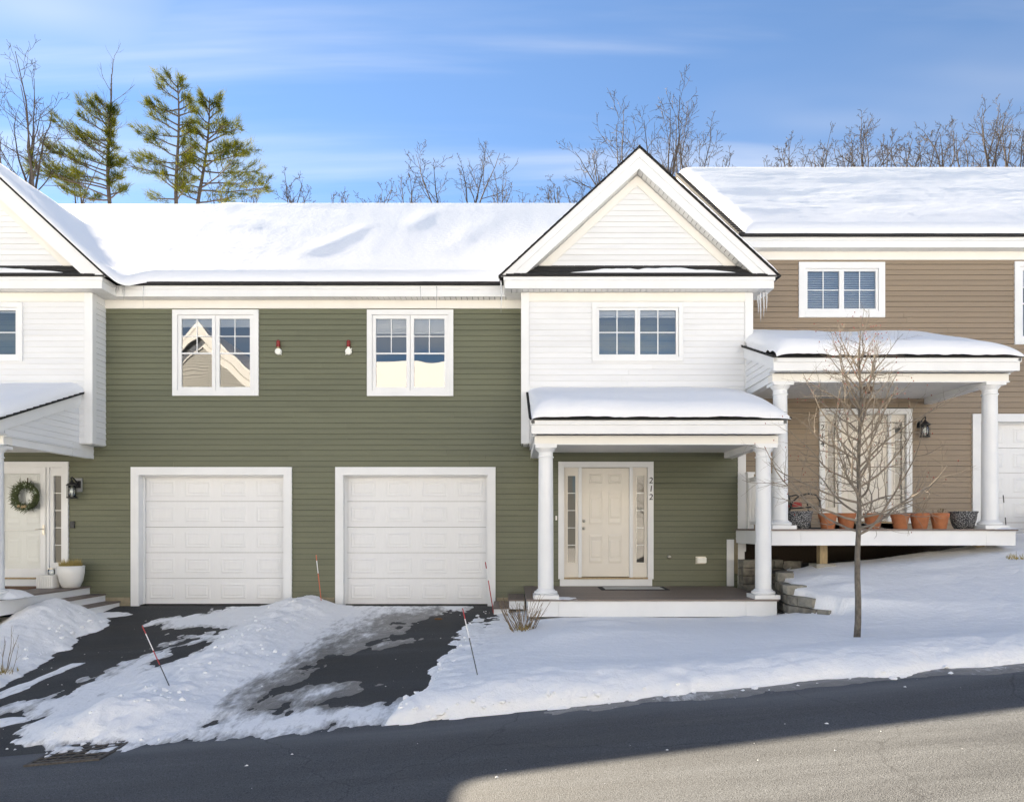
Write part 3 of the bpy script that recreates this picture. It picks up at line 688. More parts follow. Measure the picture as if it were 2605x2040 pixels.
def deck(parent, x0, x1, yf, yw, zt, skirt=0.245, ends=(0.48, 0.48)):
    """boards run along x; zt top; white skirt boards with corner pieces"""
    dk = part('porch_deck', parent, ((x0+x1)/2, yf, zt-skirt)); n = int((yw-yf-0.14)/0.142); p = (yw-yf-0.14)/n
    for i in range(n):
        ubox('deck_board', M['deck'], dk, x0+0.13, x1-0.13, yf+0.14+i*p+0.003, yf+0.14+(i+1)*p-0.002, zt-0.027, zt)
    ubox('deck_board', M['deck'], dk, x0-0.025, x1+0.025, yf-0.028, yf+0.139, zt-0.027, zt+0.001)
    ubox('deck_board', M['deck'], dk, x0-0.025, x0+0.128, yf+0.14, yw, zt-0.027, zt+0.001); ubox('deck_board', M['deck'], dk, x1-0.128, x1+0.025, yf+0.14, yw, zt-0.027, zt+0.001)
    a, c = x0+ends[0], x1-ends[1]; zb = zt-0.028-skirt+0.0; W = M['white']
    ubox('skirt_board', W, dk, x0, a-0.002, yf, yf+0.025, zb, zt-0.028); ubox('skirt_board', W, dk, a+0.001, c-0.001, yf+0.001, yf+0.025, zb, zt-0.028); ubox('skirt_board', W, dk, c+0.002, x1, yf, yf+0.025, zb, zt-0.028)
    ubox('skirt_board', W, dk, x0, x0+0.025, yf+0.026, yw, zb, zt-0.028); ubox('skirt_board', W, dk, x1-0.025, x1, yf+0.026, yw, zb, zt-0.028)
    for k in range(5):                                             # joists in the dark below
        xx = x0+0.3+(x1-x0-0.6)*k/4; ubox('joist', M['lumber'], dk, xx-0.02, xx+0.02, yf+0.05, yw-0.02, zb+0.03, zt-0.03)
    return dk
def porch_roof(parent, bx0, bx1, yf, yw, zb, slope, over=0.19, face_sides='lr', ceil=True, wall_l=None, wall_r=None):
    """beam box bx0..bx1, front face yf, underside zb; roof runs back to the wall at yw"""
    r = part('porch_roof', parent, ((bx0+bx1)/2, yf, zb)); W = M['white']; Cr = M['cream']
    bh = 0.132; bt = 0.20
    ubox('beam', Cr, r, bx0, bx1, yf, yf+bt, zb, zb+bh)
    ubox('beam', W, r, bx0+0.002, bx0+0.14, yf+bt, yw, zb+0.001, zb+bh); ubox('beam', W, r, bx1-0.14, bx1-0.002, yf+bt, yw, zb+0.001, zb+bh)
    ubox('beam_lip', W, r, bx0-0.012, bx1+0.012, yf-0.012, yf+0.05, zb-0.012, zb+0.006)
    fx0, fx1 = bx0-0.055, bx1+0.04; fy = yf-over; z0 = zb+bh+0.006
    ubox('fascia', W, r, fx0, fx1, fy, fy+0.03, z0, z0+0.135); ubox('fascia', W, r, fx0-0.012, fx1+0.012, fy-0.018, fy+0.03, z0+0.137, z0+0.204)
    soffit(r, fx0, fx1, fy+0.031, yf+0.05, zb+bh+0.02)
    ze = z0+0.206
    if ceil:
        soffit(r, bx0+0.14, bx1-0.14, yf+bt, yw, zb+bh-0.02, pitch=0.12, along='y')
    rx0, rx1 = fx0-0.03, fx1+0.07; ye = fy-0.035; zr = ze+slope*(yw-ye)
    MB().prism([(ye, ze), (yw, zr), (yw, zr+0.03), (ye, ze+0.022)], 'x', rx0, rx1).build('roof_deck', M['shingle'], r)
    n = 14
    for i in range(n):                                            # shingle courses along the bare edges
        y = ye+(yw-ye)*i/n; z = ze+slope*(y-ye)+0.028
        for xx in (rx0-0.012, rx1-0.02):
            MB().prism([(y-0.01, z-0.004), (y+0.16, z+0.16*slope-0.004), (y+0.16, z+0.16*slope+0.002), (y-0.01, z+0.011)], 'x', xx, xx+0.032).build('shingle', M['shingle'], r)
    for side in face_sides:                                       # triangular clapboard ends with a rake board
        xs = bx1 if side == 'r' else bx0; sg = 1 if side == 'r' else -1
        zt = lambda y: ze+slope*(y-ye)
        MB().prism([(fy+0.03, z0), (yw, z0), (yw, zt(yw)), (fy+0.03, zt(fy+0.03)-0.01)], 'x', xs-sg*0.03, xs).build('gable_end', M['white'], r)
        xo = xs+sg*0.004
        MB().prism([(fy+0.031, zt(fy)-0.19), (yw, zt(yw)-0.20), (yw, zt(yw)-0.07), (fy+0.031, zt(fy)-0.055)], 'x', xo, xo+sg*0.04).build('rake_board', W, r)
        MB().prism([(fy-0.018, zt(fy)-0.069), (yw, zt(yw)-0.069), (yw, zt(yw)-0.004), (fy-0.018, zt(fy)-0.004)], 'x', xo, xo+sg*0.056).build('rake_board', W, r)
        i = 0
        while True:
            z = zb+bh+0.01+i*BOARD; y0 = fy+0.05+max(0, (z+BOARD-(zt(fy)-0.19))/slope)
            if y0 > yw-0.1: break
            siding(r, M['vinyl'], y0-0.25 if i else yf+0.02, yw, z, z+BOARD, xs, facing='right' if side == 'r' else 'left', joints=False); i += 1
        ubox('beam_cap', W, r, min(xs, xs+sg*0.03), max(xs, xs+sg*0.03), yf+0.0, yw, zb+bh-0.012, zb+bh+0.008)
    return dict(ye=ye, ze=ze+0.03, rx0=rx0, rx1=rx1, slope=slope)

def entry_door(parent, x0, x1, z0, z1, y, digits, digit_x, digit_z, storm=False):
    """white-cased door with two sidelights; outer casing x0..x1, z0..z1"""
    d = part('front_door', parent, ((x0+x1)/2, y, z0)); W = M['white']; C = M['door'] if not storm else M['white']
    cs = 0.108
    ubox('casing', W, d, x0, x0+cs, y-0.045, y+0.02, z0, z1); ubox('casing', W, d, x1-cs, x1, y-0.045, y+0.02, z0, z1); ubox('casing', W, d, x0+cs, x1-cs, y-0.045, y+0.02, z1-cs, z1)
    ubox('threshold', M['lumber'], d, x0+cs, x1-cs, y-0.05, y+0.1, z0, z0+0.03)
    a, b_ = x0+cs, x1-cs; zt = z1-cs; zb = z0+0.03
    w = b_-a; sw = w*0.175; mw = 0.062; yd = y+0.03
    for s in (a, b_-sw):
        gx0, gx1 = s+sw*0.27, s+sw*0.80; gz0 = zb+(zt-zb)*0.135; gz1 = zt-(zt-zb)*0.075
        fb = MB(); fb.box(s, gx0, yd, yd+0.05, zb, zt); fb.box(gx1, s+sw, yd, yd+0.05, zb, zt); fb.box(gx0, gx1, yd, yd+0.05, zb, gz0); fb.box(gx0, gx1, yd, yd+0.05, gz1, zt)
        fb.build('sidelight', C, d)
        fb = MB(); e = 0.022
        fb.box(gx0-e, gx0, yd-0.014, yd-0.0005, gz0-e, gz1+e); fb.box(gx1, gx1+e, yd-0.014, yd-0.0005, gz0-e, gz1+e); fb.box(gx0, gx1, yd-0.014, yd-0.0005, gz0-e, gz0); fb.box(gx0, gx1, yd-0.014, yd-0.0005, gz1, gz1+e)
        fb.build('glass_stop', C, d)
        for k in range(5):
            za = gz0+(gz1-gz0)*k/5; zb_ = gz0+(gz1-gz0)*(k+1)/5
            MB().add([(gx0, yd+0.02, za), (gx1, yd+0.02, za), (gx1, yd+0.02, zb_), (gx0, yd+0.02, zb_)], [(0, 1, 2, 3)]).build('pane', M['sideglass'], d)
            if k: ubox('muntin', W, d, gx0, gx1, yd+0.008, yd+0.017, za-0.007, za+0.007)
    dx0, dx1 = a+sw+mw, b_-sw-mw
    for s in (a+sw, dx1): ubox('mullion', W, d, s+0.001, s+mw-0.001, yd-0.03, yd+0.055, zb-0.015, zt)
    ubox('door_slab', C, d, dx0, dx1, yd+0.025, yd+0.07, zb+0.012, zt-0.004)
    dw = dx1-dx0; dh = zt-zb
    for (fz0, fz1) in ((0.125, 0.395), (0.475, 0.79), (0.855, 0.945)):
        for (fx0, fx1) in ((0.165, 0.435), (0.565, 0.835)):
            link('door_panel', unit('raised', C), None, d, loc=(dx0+dw*fx0, yd+0.025, zb+dh*fz0), scale=(dw*(fx1-fx0), 0.012, dh*(fz1-fz0)))
    if not storm:
        for zz_, r in ((0.445, 0.03), (0.513, 0.028)):
            b = MB(); b.lathe([(r, 0), (r, 0.008), (r*0.45, 0.014), (r*0.45, 0.03), (r*0.75, 0.038), (r*0.8, 0.055), (r*0.5, 0.064), (0.002, 0.066)], n=16)
            link('door_knob' if r == 0.03 else 'deadbolt', b.mesh('knob', True), M['steel'], d, loc=(dx0+dw*0.05, yd+0.025, zb+dh*zz_), rot=(math.pi/2, 0, 0))
    else:
        sd = MB(); q = 0.115; e0, e1 = dx0-mw*0.4, dx1+mw*0.2
        sd.box(e0, e0+q, yd-0.03, yd, zb, zt); sd.box(e1-q, e1, yd-0.03, yd, zb, zt); sd.box(e0+q, e1-q, yd-0.03, yd, zt-q, zt); sd.box(e0+q, e1-q, yd-0.03, yd, zb, zb+q*1.5)
        sd.build('storm_frame', W, d); zm = zb+dh*0.43
        ubox('storm_rail', W, d, e0+q, e1-q, yd-0.028, yd-0.002, zm-0.008, zm+0.008)
        for za, zb_ in ((zb+q*1.5, zm), (zm, zt-q)):
            MB().add([(e0+q, yd-0.014, za), (e1-q, yd-0.014, za), (e1-q, yd-0.014, zb_), (e0+q, yd-0.014, zb_)], [(0, 1, 2, 3)]).build('pane', M['stormglass'], d)
        hb = MB(); hx = e1-q*0.42; hz = zb+dh*0.43
        hb.box(hx-0.02, hx+0.02, yd-0.045, yd-0.03, hz-0.09, hz+0.10); hb.tube([(hx, yd-0.045, hz+0.02), (hx, yd-0.075, hz+0.02), (hx-0.13, yd-0.08, hz+0.012)], 0.009, 6)
        hb.build('door_handle', M['steel'], d)
    zz_ = digit_z
    for ch in digits:
        cu = bpy.data.curves.new('number', 'FONT'); cu.body = ch; cu.size = 0.16; cu.extrude = 0.004; cu.align_x = 'CENTER'; cu.align_y = 'CENTER'; cu.shear = 0.1
        tmp = bpy.data.objects.new('tmp', cu); COL.objects.link(tmp); bpy.context.view_layer.update()
        me = bpy.data.meshes.new_from_object(tmp.evaluated_get(bpy.context.evaluated_depsgraph_get())); bpy.data.objects.remove(tmp); me.materials.clear()
        link('house_number', me, M['number'], d, loc=(digit_x, y-0.050, zz_), rot=(math.pi/2, 0, 0)); zz_ -= 0.158
    return (x0+0.06, x1-0.06, z0-0.2, z1-0.06)
M['stormglass'] = glass_mat('storm_door_glass', 0.10)
M['sideglass'] = glass_mat('sidelight_glass', 0.085, 0.004)

def snow_slab(name, label, xs, ys, base, H, edges, m=None, warp=None, seed=0, amp=1.0, kind_cat='snow'):
    """snow as a height field over z=base(X,y). edges: (left, right, front, back) radii or 0"""
    X, Y = np.meshgrid(xs, ys)
    if warp is not None: X, Y = warp(X, Y)
    return X, Y
def rnd(d, r):
    if not r: return np.ones_like(d)
    t = np.clip(d/r, 0, 1); return np.sqrt(np.clip(1-(1-t)**2, 0, 1))
def edge_space(a, b_, n, ra, rb):
    """spacing with extra points near the ends"""
    t = np.linspace(0, 1, n); L = b_-a; q = a+L*t
    ex = []
    if ra: ex.append(a+ra*(np.linspace(0, 1, 14)**2.2))
    if rb: ex.append(b_-rb*(np.linspace(0, 1, 14)**2.2))
    return np.unique(np.round(np.concatenate([q]+ex), 5))
def mesh_from_grid(name, X, Y, Z, m, label):
    nd, nx = X.shape; co = np.stack([X, Y, Z], -1).reshape(-1, 3); idx = np.arange(nx*nd).reshape(nd, nx)
    q = np.stack([idx[:-1, :-1], idx[:-1, 1:], idx[1:, 1:], idx[1:, :-1]], -1).reshape(-1, 4)
    me = bpy.data.meshes.new(name); me.vertices.add(len(co)); me.vertices.foreach_set('co', co.ravel())
    me.loops.add(len(q)*4); me.loops.foreach_set('vertex_index', q.ravel().astype(np.int32)); me.polygons.add(len(q)); me.polygons.foreach_set('loop_start', np.arange(0, len(q)*4, 4, dtype=np.int32))
    me.polygons.foreach_set('use_smooth', [True]*len(q)); me.update(); me.validate()
    o = link(name, me, m); return tag(o, label, 'snow', kind='stuff')

# ------------------------------------------------------------------ the three townhouses of the row
YB = -0.445          # front plane of the overhanging bays
SHIFT = -12.2        # the left unit repeats the middle one this far to the left
ZS0, ZS1 = 0.14, 5.66
GC = 2.31            # centre line of the middle unit's gable
hl = thing('townhouse', (-11, 0, 0), 'leftmost green townhouse with a wreath on its door and a garage', 'townhouse', 'row of attached townhouses')
hm = thing('townhouse', (0.5, 0, 0), 'middle townhouse numbered 212, green below with a white gabled bay', 'townhouse', 'row of attached townhouses')
hr = thing('townhouse', (8.5, 0.4, 0.3), 'tan sided townhouse numbered 214 at the right of the row', 'townhouse', 'row of attached townhouses')

jit = [rng.uniform(-0.7, 0.7) for _ in range(80)]
def party(i, z): return -3.37 if z < 2.6 else -3.8+jit[i]
zgt = 2.478
# --- windows, doors and garages of the green wall
hw1 = window(hl, -6.482, -4.838, 3.99, 5.63, 0, blind=0.12)
hw2 = window(hm, -2.768, -1.121, 3.985, 5.63, 0, blind=0.26)
hg1 = garage_door(hl, -7.12, -4.355, zgt, 0.0, 0)
hg2 = garage_door(hm, -3.22, -0.467, zgt, -0.005, 0)
hd1 = entry_door(hl, -10.285, -8.47, 0.495, 2.733, 0, '', 0, 0, storm=True)
hd2 = entry_door(hm, 0.884, 2.70, 0.495, 2.733, 0, '212', 2.647, 2.37)
ubox('door_step', M['white'], hm, 0.915, 2.675, -0.035, 0.0, 0.362, 0.492)
ubox('door_step', M['white'], hl, -10.25, -8.50, -0.035, 0.0, 0.362, 0.492)
def rough(h): return (h[0]+0.0, h[1]-0.0, h[2], h[3])
for hse, x0, x1, holes in ((hl, -20.0, party, (hw1, hg1, hd1)), (hm, party, 4.35, (hw2, hg2, hd2))):
    siding(hse, M['green'], x0, x1, ZS0, ZS1, 0, holes)
sheet('wall', M['sheath'], hl, -20, -3.8, -0.3, 5.9, 0.001, (hw1, hg1, hd1)); sheet('wall', M['sheath'], hm, -3.8, 4.45, -0.3, 5.9, 0.001, (hw2, hg2, hd2))
for hse, x0, x1 in ((hl, -20, -7.3), (hl, -4.19, -3.8), (hm, -3.8, -3.39), (hm, -0.30, 4.42)):
    ubox('foundation', M['found'], hse, x0, x1, -0.012, 0.0, -0.4, ZS0+0.01)
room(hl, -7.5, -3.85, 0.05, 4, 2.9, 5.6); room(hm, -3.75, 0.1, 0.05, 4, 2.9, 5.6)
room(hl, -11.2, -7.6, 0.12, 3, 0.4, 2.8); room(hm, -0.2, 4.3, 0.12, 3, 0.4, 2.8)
# solid shells behind (party walls, back and floor) so that light and sight stop there
for hse, x0, x1 in ((hl, -20, -3.81), (hm, -3.79, 4.44)):
    b = MB(); b.add([(x0, 0.3, -0.4), (x1, 0.3, -0.4), (x1, 9.4, -0.4), (x0, 9.4, -0.4), (x0, 0.3, 6.0), (x1, 0.3, 6.0), (x1, 9.4, 6.0), (x0, 9.4, 6.0)], [(1, 2, 6, 5), (2, 3, 7, 6), (3, 0, 4, 7)])
    b.build('rear_wall', M['green'], hse)
    for xx in (x0, x1): MB().prism([(0.3, -0.4), (0.3, 6.25), (4.76, 9.55), (9.4, 6.1), (9.4, -0.4)], 'x', xx-0.005, xx+0.005).build('party_wall', M['green'], hse)
    MB().box(x0+0.01, x1-0.01, 0.19, 9.3, -0.12, -0.09).build('floor_slab', M['concrete'], hse)
ubox('corner_board', M['white'], hm, 4.315, 4.465, -0.028, 0.3, 1.02, 5.66); ubox('corner_board', M['white'], hm, 4.315, 4.44, -0.0275, 0.2, 0.14, 1.02)

# --- main roof of the left and middle units
RS = 0.72; YE, ZE = -0.27, 6.032; YR = 4.76; ZRG = ZE+RS*(YR-YE)
def main_roof(hse, x0, x1):
    r = part('roof', hse, ((x0+x1)/2, YR, ZE))
    MB().prism([(YE-0.02, ZE+0.04), (YR, ZRG+0.04), (2*YR-YE, ZE+0.04), (2*YR-YE, ZE-0.06), (YR, ZRG-0.06), (YE-0.02, ZE-0.018)], 'x', x0, x1).build('roof_deck', M['shingle'], r)
    return r
r_l = main_roof(hl, -20, -3.8); r_m = main_roof(hm, -3.8, 4.36)
def eave(hse, x0, x1, yw, dz=0.0, yo=0.0, cut=()):
    """fascia, soffit and frieze of the main eave along x"""
    e = part('eave', hse, ((x0+x1)/2, yw, 5.8+dz)); W = M['white']; y0 = yw-0.24
    ubox('fascia', W, e, x0, x1, y0, y0+0.025, 5.815+dz, 5.945+dz); ubox('fascia', W, e, x0, x1, y0-0.016, y0+0.025, 5.946+dz, 6.012+dz)
    soffit(e, x0, x1, y0+0.026, yw+0.0, 5.818+dz)
    ubox('frieze', M['cream'], e, x0, x1, yw-0.03, yw+0.002, 5.655+dz, 5.816+dz)
    return e
eave(hl, -7.78, -3.801, 0.0); eave(hm, -3.799, 0.20, 0.0)

# --- bays with their gables
def bay(hse, c, blind, right_visible):
    x0, x1 = c-2.118, c+2.118; zb = 3.03; zt = 5.81; W = M['white']
    bw = part('bay', hse, (c, YB, zb))
    hole = window(hse, c-0.841+0.01, c+0.841+0.01, 4.541, 5.62, YB, casing=0.082, style='slider', blind=blind)
    siding(bw, M['vinyl'], x0+0.13, x1-0.13, zb+0.01, 5.645, YB, (hole,), ch=0.1048)
    sheet('wall', M['white'], bw, x0, x1, zb, 6.4, YB+0.001, (hole,))
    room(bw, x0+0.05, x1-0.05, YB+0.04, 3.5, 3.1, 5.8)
    for xs in (x0, x1):
        sg = 1 if xs == x1 else -1
        b = MB(); b.add([(xs, YB+0.002, zb), (xs, 0.3, zb), (xs, 0.3, 6.0), (xs, YB+0.002, 6.0)], [(0, 1, 2, 3)]); b.build('side_wall', M['white'], bw)
        siding(bw, M['vinyl'], YB+0.10, 0.0, zb+0.01, 5.78, xs, facing='right' if sg > 0 else 'left', joints=False)
        ubox('corner_board', W, bw, min(xs+sg*0.024, xs-sg*0.125), max(xs+sg*0.024, xs-sg*0.125), YB-0.024, YB+0.004, zb, 5.81)
        ubox('corner_board', W, bw, min(xs, xs+sg*0.023), max(xs, xs+sg*0.023), YB+0.005, YB+0.10, zb, 5.81)
    ubox('frieze', M['cream'], bw, x0+0.126, x1-0.126, YB-0.022, YB, 5.652, 5.812)
    soffit(bw, x0+0.01, x1-0.01, YB+0.01, -0.01, zb-0.012)
    # eave box of the bay
    e = part('bay_eave', hse, (c, YB, 5.8)); y0 = -0.69; fx = 2.445
    ubox('fascia', W, e, c-fx, c+fx, y0, y0+0.025, 5.815, 5.958); ubox('fascia', W, e, c-fx-0.018, c+fx+0.018, y0-0.018, y0+0.025, 5.959, 6.02)
    for sg in (-1, 1):
        ubox('fascia', W, e, min(c+sg*fx, c+sg*(fx-0.025)), max(c+sg*fx, c+sg*(fx-0.025)), y0+0.026, -0.24, 5.8155, 5.9575)
        a_, b_ = c+sg*(fx-0.025), c+sg*(fx+0.018); ubox('fascia', W, e, min(a_, b_), max(a_, b_), y0+0.026, -0.26, 5.959, 6.0195)
        a_, b_ = c+sg*2.118, c+sg*(fx-0.026); soffit(e, min(a_, b_), max(a_, b_), YB+0.02, -0.01, 5.8185, along='y')
    soffit(e, c-fx+0.02, c+fx-0.02, y0+0.026, YB+0.018, 5.8195)
    # pent roof at the gable's foot: three courses of shingles
    ye, ze, yw, zw = -0.722, 6.023, YB, 6.306
    p = part('pent_roof', hse, (c, ye, ze))
    MB().add([(c-2.50, ye, ze), (c+2.50, ye, ze), (c+2.22, yw, zw), (c-2.22, yw, zw), (c-2.5, ye, ze+0.018), (c+2.5, ye, ze+0.018), (c+2.22, yw, zw+0.018), (c-2.22, yw, zw+0.018)],
             [(3, 2, 1, 0), (4, 5, 6, 7), (0, 1, 5, 4), (1, 2, 6, 5), (2, 3, 7, 6), (3, 0, 4, 7)]).build('roof_deck', M['shingle'], p)
    sm = MB()
    for k in range(3):
        t0, t1 = k/3, (k+1)/3
        xx = c-2.42+0.2*t0+(0.05*k)
        while xx < c+2.40-0.25*t1:
            w = rng.uniform(0.13, 0.2); lift = rng.uniform(0.004, 0.012)
            pa = lambda t, l: (ye+(yw-ye)*t-l*0.7, ze+0.018+(zw-ze)*t+l)
            (ya, za), (yb2, zb2) = pa(t0, lift+0.006), pa(min(t1, 0.98), 0.002)
            (yc, zc), (yd, zd) = pa(t0, 0), pa(min(t1, .98), 0)
            x2 = min(xx+w-0.008, c+2.42-0.25*t1)
            sm.add([(xx, ya, za), (x2, ya, za), (x2, yb2, zb2), (xx, yb2, zb2), (xx, yc, zc), (x2, yc, zc)], [(0, 1, 2, 3), (4, 5, 1, 0)]); xx += w
    o = sm.build('shingles', M['shingle'], p); o['kind'] = 'stuff'
    # gable wall, raking frieze, fascia, soffit slats
    g = part('gable', hse, (c, YB, 6.3))
    MB().prism([(c-1.95, 6.25), (c+1.95, 6.25), (c, 8.05)], 'y', YB+0.002, YB+0.05).build('wall', M['white'], g)
    siding(g, M['vinyl'], lambda i, z: c-(7.795-z)/0.915-0.10, lambda i, z: c+(7.795-z)/0.915+0.10, 6.306, 7.84, YB, ch=0.1048, joints=False)
    L = lambda z, a, s: (a-z)/s
    for sg in (-1, 1):
        MB().prism([(c+sg*1.82, 6.306), (c+sg*1.60, 6.306), (c, 7.785), (c, 7.97)], 'y', YB-0.03, YB).build('frieze', M['cream'], g)
        zi = 6.034
        MB().prism([(c+sg*(8.348-.155-zi)/.923, zi), (c+sg*(7.988-zi)/.923, zi), (c, 7.988), (c, 8.348-.155)], 'y', -0.69, -0.662).build('fascia', W, g)
        MB().prism([(c+sg*(8.348-zi)/.923, zi), (c+sg*(8.348-.157-zi)/.923, zi), (c, 8.348-.157), (c, 8.348)], 'y', -0.71, -0.662).build('fascia', W, g)
        th = math.atan(0.923); n = 28; Ls = 2.12/math.cos(th)
        for k in range(n):
            t = (k+0.06)*Ls/n; px, pz = c+sg*(2.12-t*math.cos(th)), 6.034+t*math.sin(th)+0.004
            if pz > 7.94: continue
            link('soffit_slat', unit('cube', M['soffit']), None, g, loc=(px, -0.662, pz), rot=(0, -th, 0) if sg < 0 else (0, th-math.pi, 0), scale=(Ls/n*0.91, 0.225, 0.012 if sg < 0 else -0.012))
    r = part('gable_roof', hse, (c, 0, 6.0))
    zz0 = 8.353-0.923*2.54
    MB().prism([(c-2.54, zz0), (c, 8.353), (c+2.54, zz0), (c+2.54, zz0+0.016), (c, 8.369), (c-2.54, zz0+0.016)], 'y', -0.735, 3.9).build('roof_deck', M['shingle'], r)
    nb = 22
    for sg in (-1, 1):                       # butt ends of the shingle courses along the rake
        for k in range(nb):
            t0 = k/nb; xa = c+sg*2.555*(1-t0); za = zz0-0.01+0.923*2.555*t0
            xb = c+sg*2.555*(1-t0-1.15/nb); zb_ = zz0-0.01+0.923*2.555*(t0+1.15/nb)
            MB().prism([(xa, za+0.016), (xb, zb_+0.016), (xb, zb_+0.026), (xa, za+0.034)], 'y', -0.748, -0.60).build('shingle', M['shingle'], r)
    return hole
bay(hm, GC, 0.09, False); bay(hl, GC+SHIFT, 0.02, True)

# --- porches
pm = porch_roof(hm, 0.356, 4.193, -2.395, YB, 2.793, 0.375, face_sides='lr')
pl = porch_roof(hl, 0.356+SHIFT, 4.193+SHIFT, -2.395, YB, 2.793, 0.375, face_sides='r')
# side beams run on under the bay to the wall
for hse, s in ((hm, 0), (hl, SHIFT)):
    for xx in (0.358, 4.053): ubox('beam', M['white'], hse, xx+s, xx+0.138+s, YB, -0.001, 2.794, 2.925)
    ubox('beam', M['white'], hse, 4.195+s, 4.205+s, YB-0.2, 0.0, 2.786, 3.02)
    soffit(hse, 0.5+s, 4.05+s, YB, -0.016, 2.905, along='y', pitch=0.12)
    deck(hse, 0.25+s, 4.134+s, -2.49, -0.016, 0.36)
    for cx in (0.536, 3.99): column(hse, cx+s, -2.295, 0.361, 2.781)
def steps(hse, xe, sg):
    st = part('porch_steps', hse, (xe, -0.6, 0)); W = M['white']
    for k, (zt, run) in enumerate(((0.215, 0.27), (0.075, 0.54))):
        a_, b_ = xe+sg*(run-0.27), xe+sg*run; a2, b2 = min(a_, b_), max(a_, b_)
        ubox('tread', M['deck'], st, a2-(0.02 if sg < 0 else 0.0), b2+(0.02 if sg > 0 else 0.0), -1.12, -0.02, zt-0.027, zt)
        ubox('riser', W, st, min(b_, b_-sg*0.02), max(b_, b_-sg*0.02), -1.09, -0.02, zt-0.17, zt-0.028)
        ubox('step_side', W, st, a2, b2, -1.10, -1.08, zt-0.17, zt-0.0285)
steps(hl, 4.134+SHIFT+0.03, 1); steps(hm, 0.22, -1)
ubox('support_post', M['lumber'], hl, 3.9+SHIFT, 4.04+SHIFT, -2.4, -2.26, -0.9, 0.085)
ubox('trim_post', M['white'], hm, 4.10, 4.23, -0.05, -0.02, 0.362, 1.25)

# --- right unit
DZ = 1.078; YW = 0.4; XR0 = 4.40
hw3 = window(hr, 5.638, 7.329, 5.603, 6.688, YW, casing=0.125, style='slider', blind='closed')
hw4 = window(hr, 9.88, 11.6, 5.07, 6.70, YW, blind=0.3)
hg3 = garage_door(hr, 9.20, 11.95, 3.555, 1.08, YW)
hd3 = entry_door(hr, 6.04, 7.86, 1.56, 3.81, YW, '214', 6.09, 3.43)
siding(hr, M['tan'], XR0+0.02, 20, 1.22, 6.755, YW, (hw3, hw4, hg3, hd3))
sheet('wall', M['sheath'], hr, XR0, 20, -0.3, 7.0, YW+0.001, (hw3, hw4, hg3, hd3))
ubox('foundation', M['soil'], hr, XR0, 9.04, YW-0.015, YW, -0.4, 1.23)  # near-black soil colour here is painted shade under the deck
ubox('foundation', M['found'], hr, 4.245, 4.41, -0.02, 0.3, 0.6, 1.245)
room(hr, 4.5, 8.5, YW+0.12, 4, 4.6, 6.9); room(hr, 9.2, 14, YW+0.05, 4, 4.6, 6.9); room(hr, 4.5, 8.5, YW+0.12, 3, 1.5, 4.2)
for xx in (XR0+0.06, 20): MB().prism([(YW+0.2, -0.4), (YW+0.2, 7.2), (5.43, 10.8), (10.5, 7.1), (10.5, -0.4)], 'x', xx, xx+0.01).build('party_wall', M['tan'], hr)
MB().box(XR0+0.08, 19.9, 10.4, 10.5, -0.4, 7.2).build('rear_wall', M['tan'], hr); MB().box(XR0+0.08, 19.9, YW+0.19, 10.4, 0.95, 1.0).build('floor_slab', M['concrete'], hr)
RS3 = 0.72; YE3, ZE3, YR3 = 0.13, 7.10, 5.43; ZR3 = ZE3+RS3*(YR3-YE3)
r3 = part('roof', hr, (12, YR3, ZE3))
MB().prism([(YE3-0.02, ZE3+0.04), (YR3, ZR3+0.04), (2*YR3-YE3, ZE3+0.04), (2*YR3-YE3, ZE3-0.06), (YR3, ZR3-0.06), (YE3-0.02, ZE3-0.018)], 'x', XR0, 20).build('roof_deck', M['shingle'], r3)
e = eave(hr, XR0+0.03, 20, YW, dz=DZ)
# left gable end above the middle roof: wall, rake boards and the brown shingle edge
MB().prism([(YW, 4.0), (YW, 6.9), (YR3, ZR3-0.15), (2*YR3-YW, 6.9), (2*YR3-YW, 4.0)], 'x', XR0+0.055, XR0+0.07).build('side_wall', M['vinyl'], hr)
for (lo, hi, xo) in ((0.24, 0.10, 0.032), (0.099, 0.024, 0.016)):
    MB().prism([(YE3+0.01, ZE3-lo), (YR3, ZR3-lo), (YR3, ZR3-hi), (YE3+0.01, ZE3-hi)], 'x', XR0+xo, XR0+0.055).build('rake_board', M['white'], r3)
for k in range(40):
    t0, t1 = k/40, (k+1.1)/40; f = lambda t, h: (YE3+(YR3-YE3)*t, ZE3+(ZR3-ZE3)*t+h)
    MB().prism([f(t0, 0.0), f(t1, 0.0), f(t1, 0.05), f(t0, 0.075)], 'x', XR0-0.02, XR0+0.10).build('shingle', M['shingle'], r3)
YF3 = -1.784; DT3 = 1.452; ZB3 = 3.90
p3 = porch_roof(hr, 4.325, 8.25, YF3, YW, ZB3, 0.36, over=0.2, face_sides='lr')
d3 = deck(hr, 4.28, 8.30, YF3-0.09, YW-0.016, DT3, skirt=0.24)
for cx in (4.49, 8.0): column(hr, cx, YF3+0.1, DT3+0.001, ZB3-0.012)
for cx, zb in ((5.33, 0.86), (8.02, 0.7)): ubox('support_post', M['lumber'], hr, cx-0.065, cx+0.065, YF3+0.35, YF3+0.48, zb, DT3-0.265)
ubox('concrete_pier', M['concrete'], hr, 5.17, 5.49, YF3+0.25, YF3+0.58, 0.4, 0.86)
ubox('wall_block', M['brick'], hr, 7.35, 8.20, YW-0.03, YW-0.016, 3.62, 4.0) if False else None
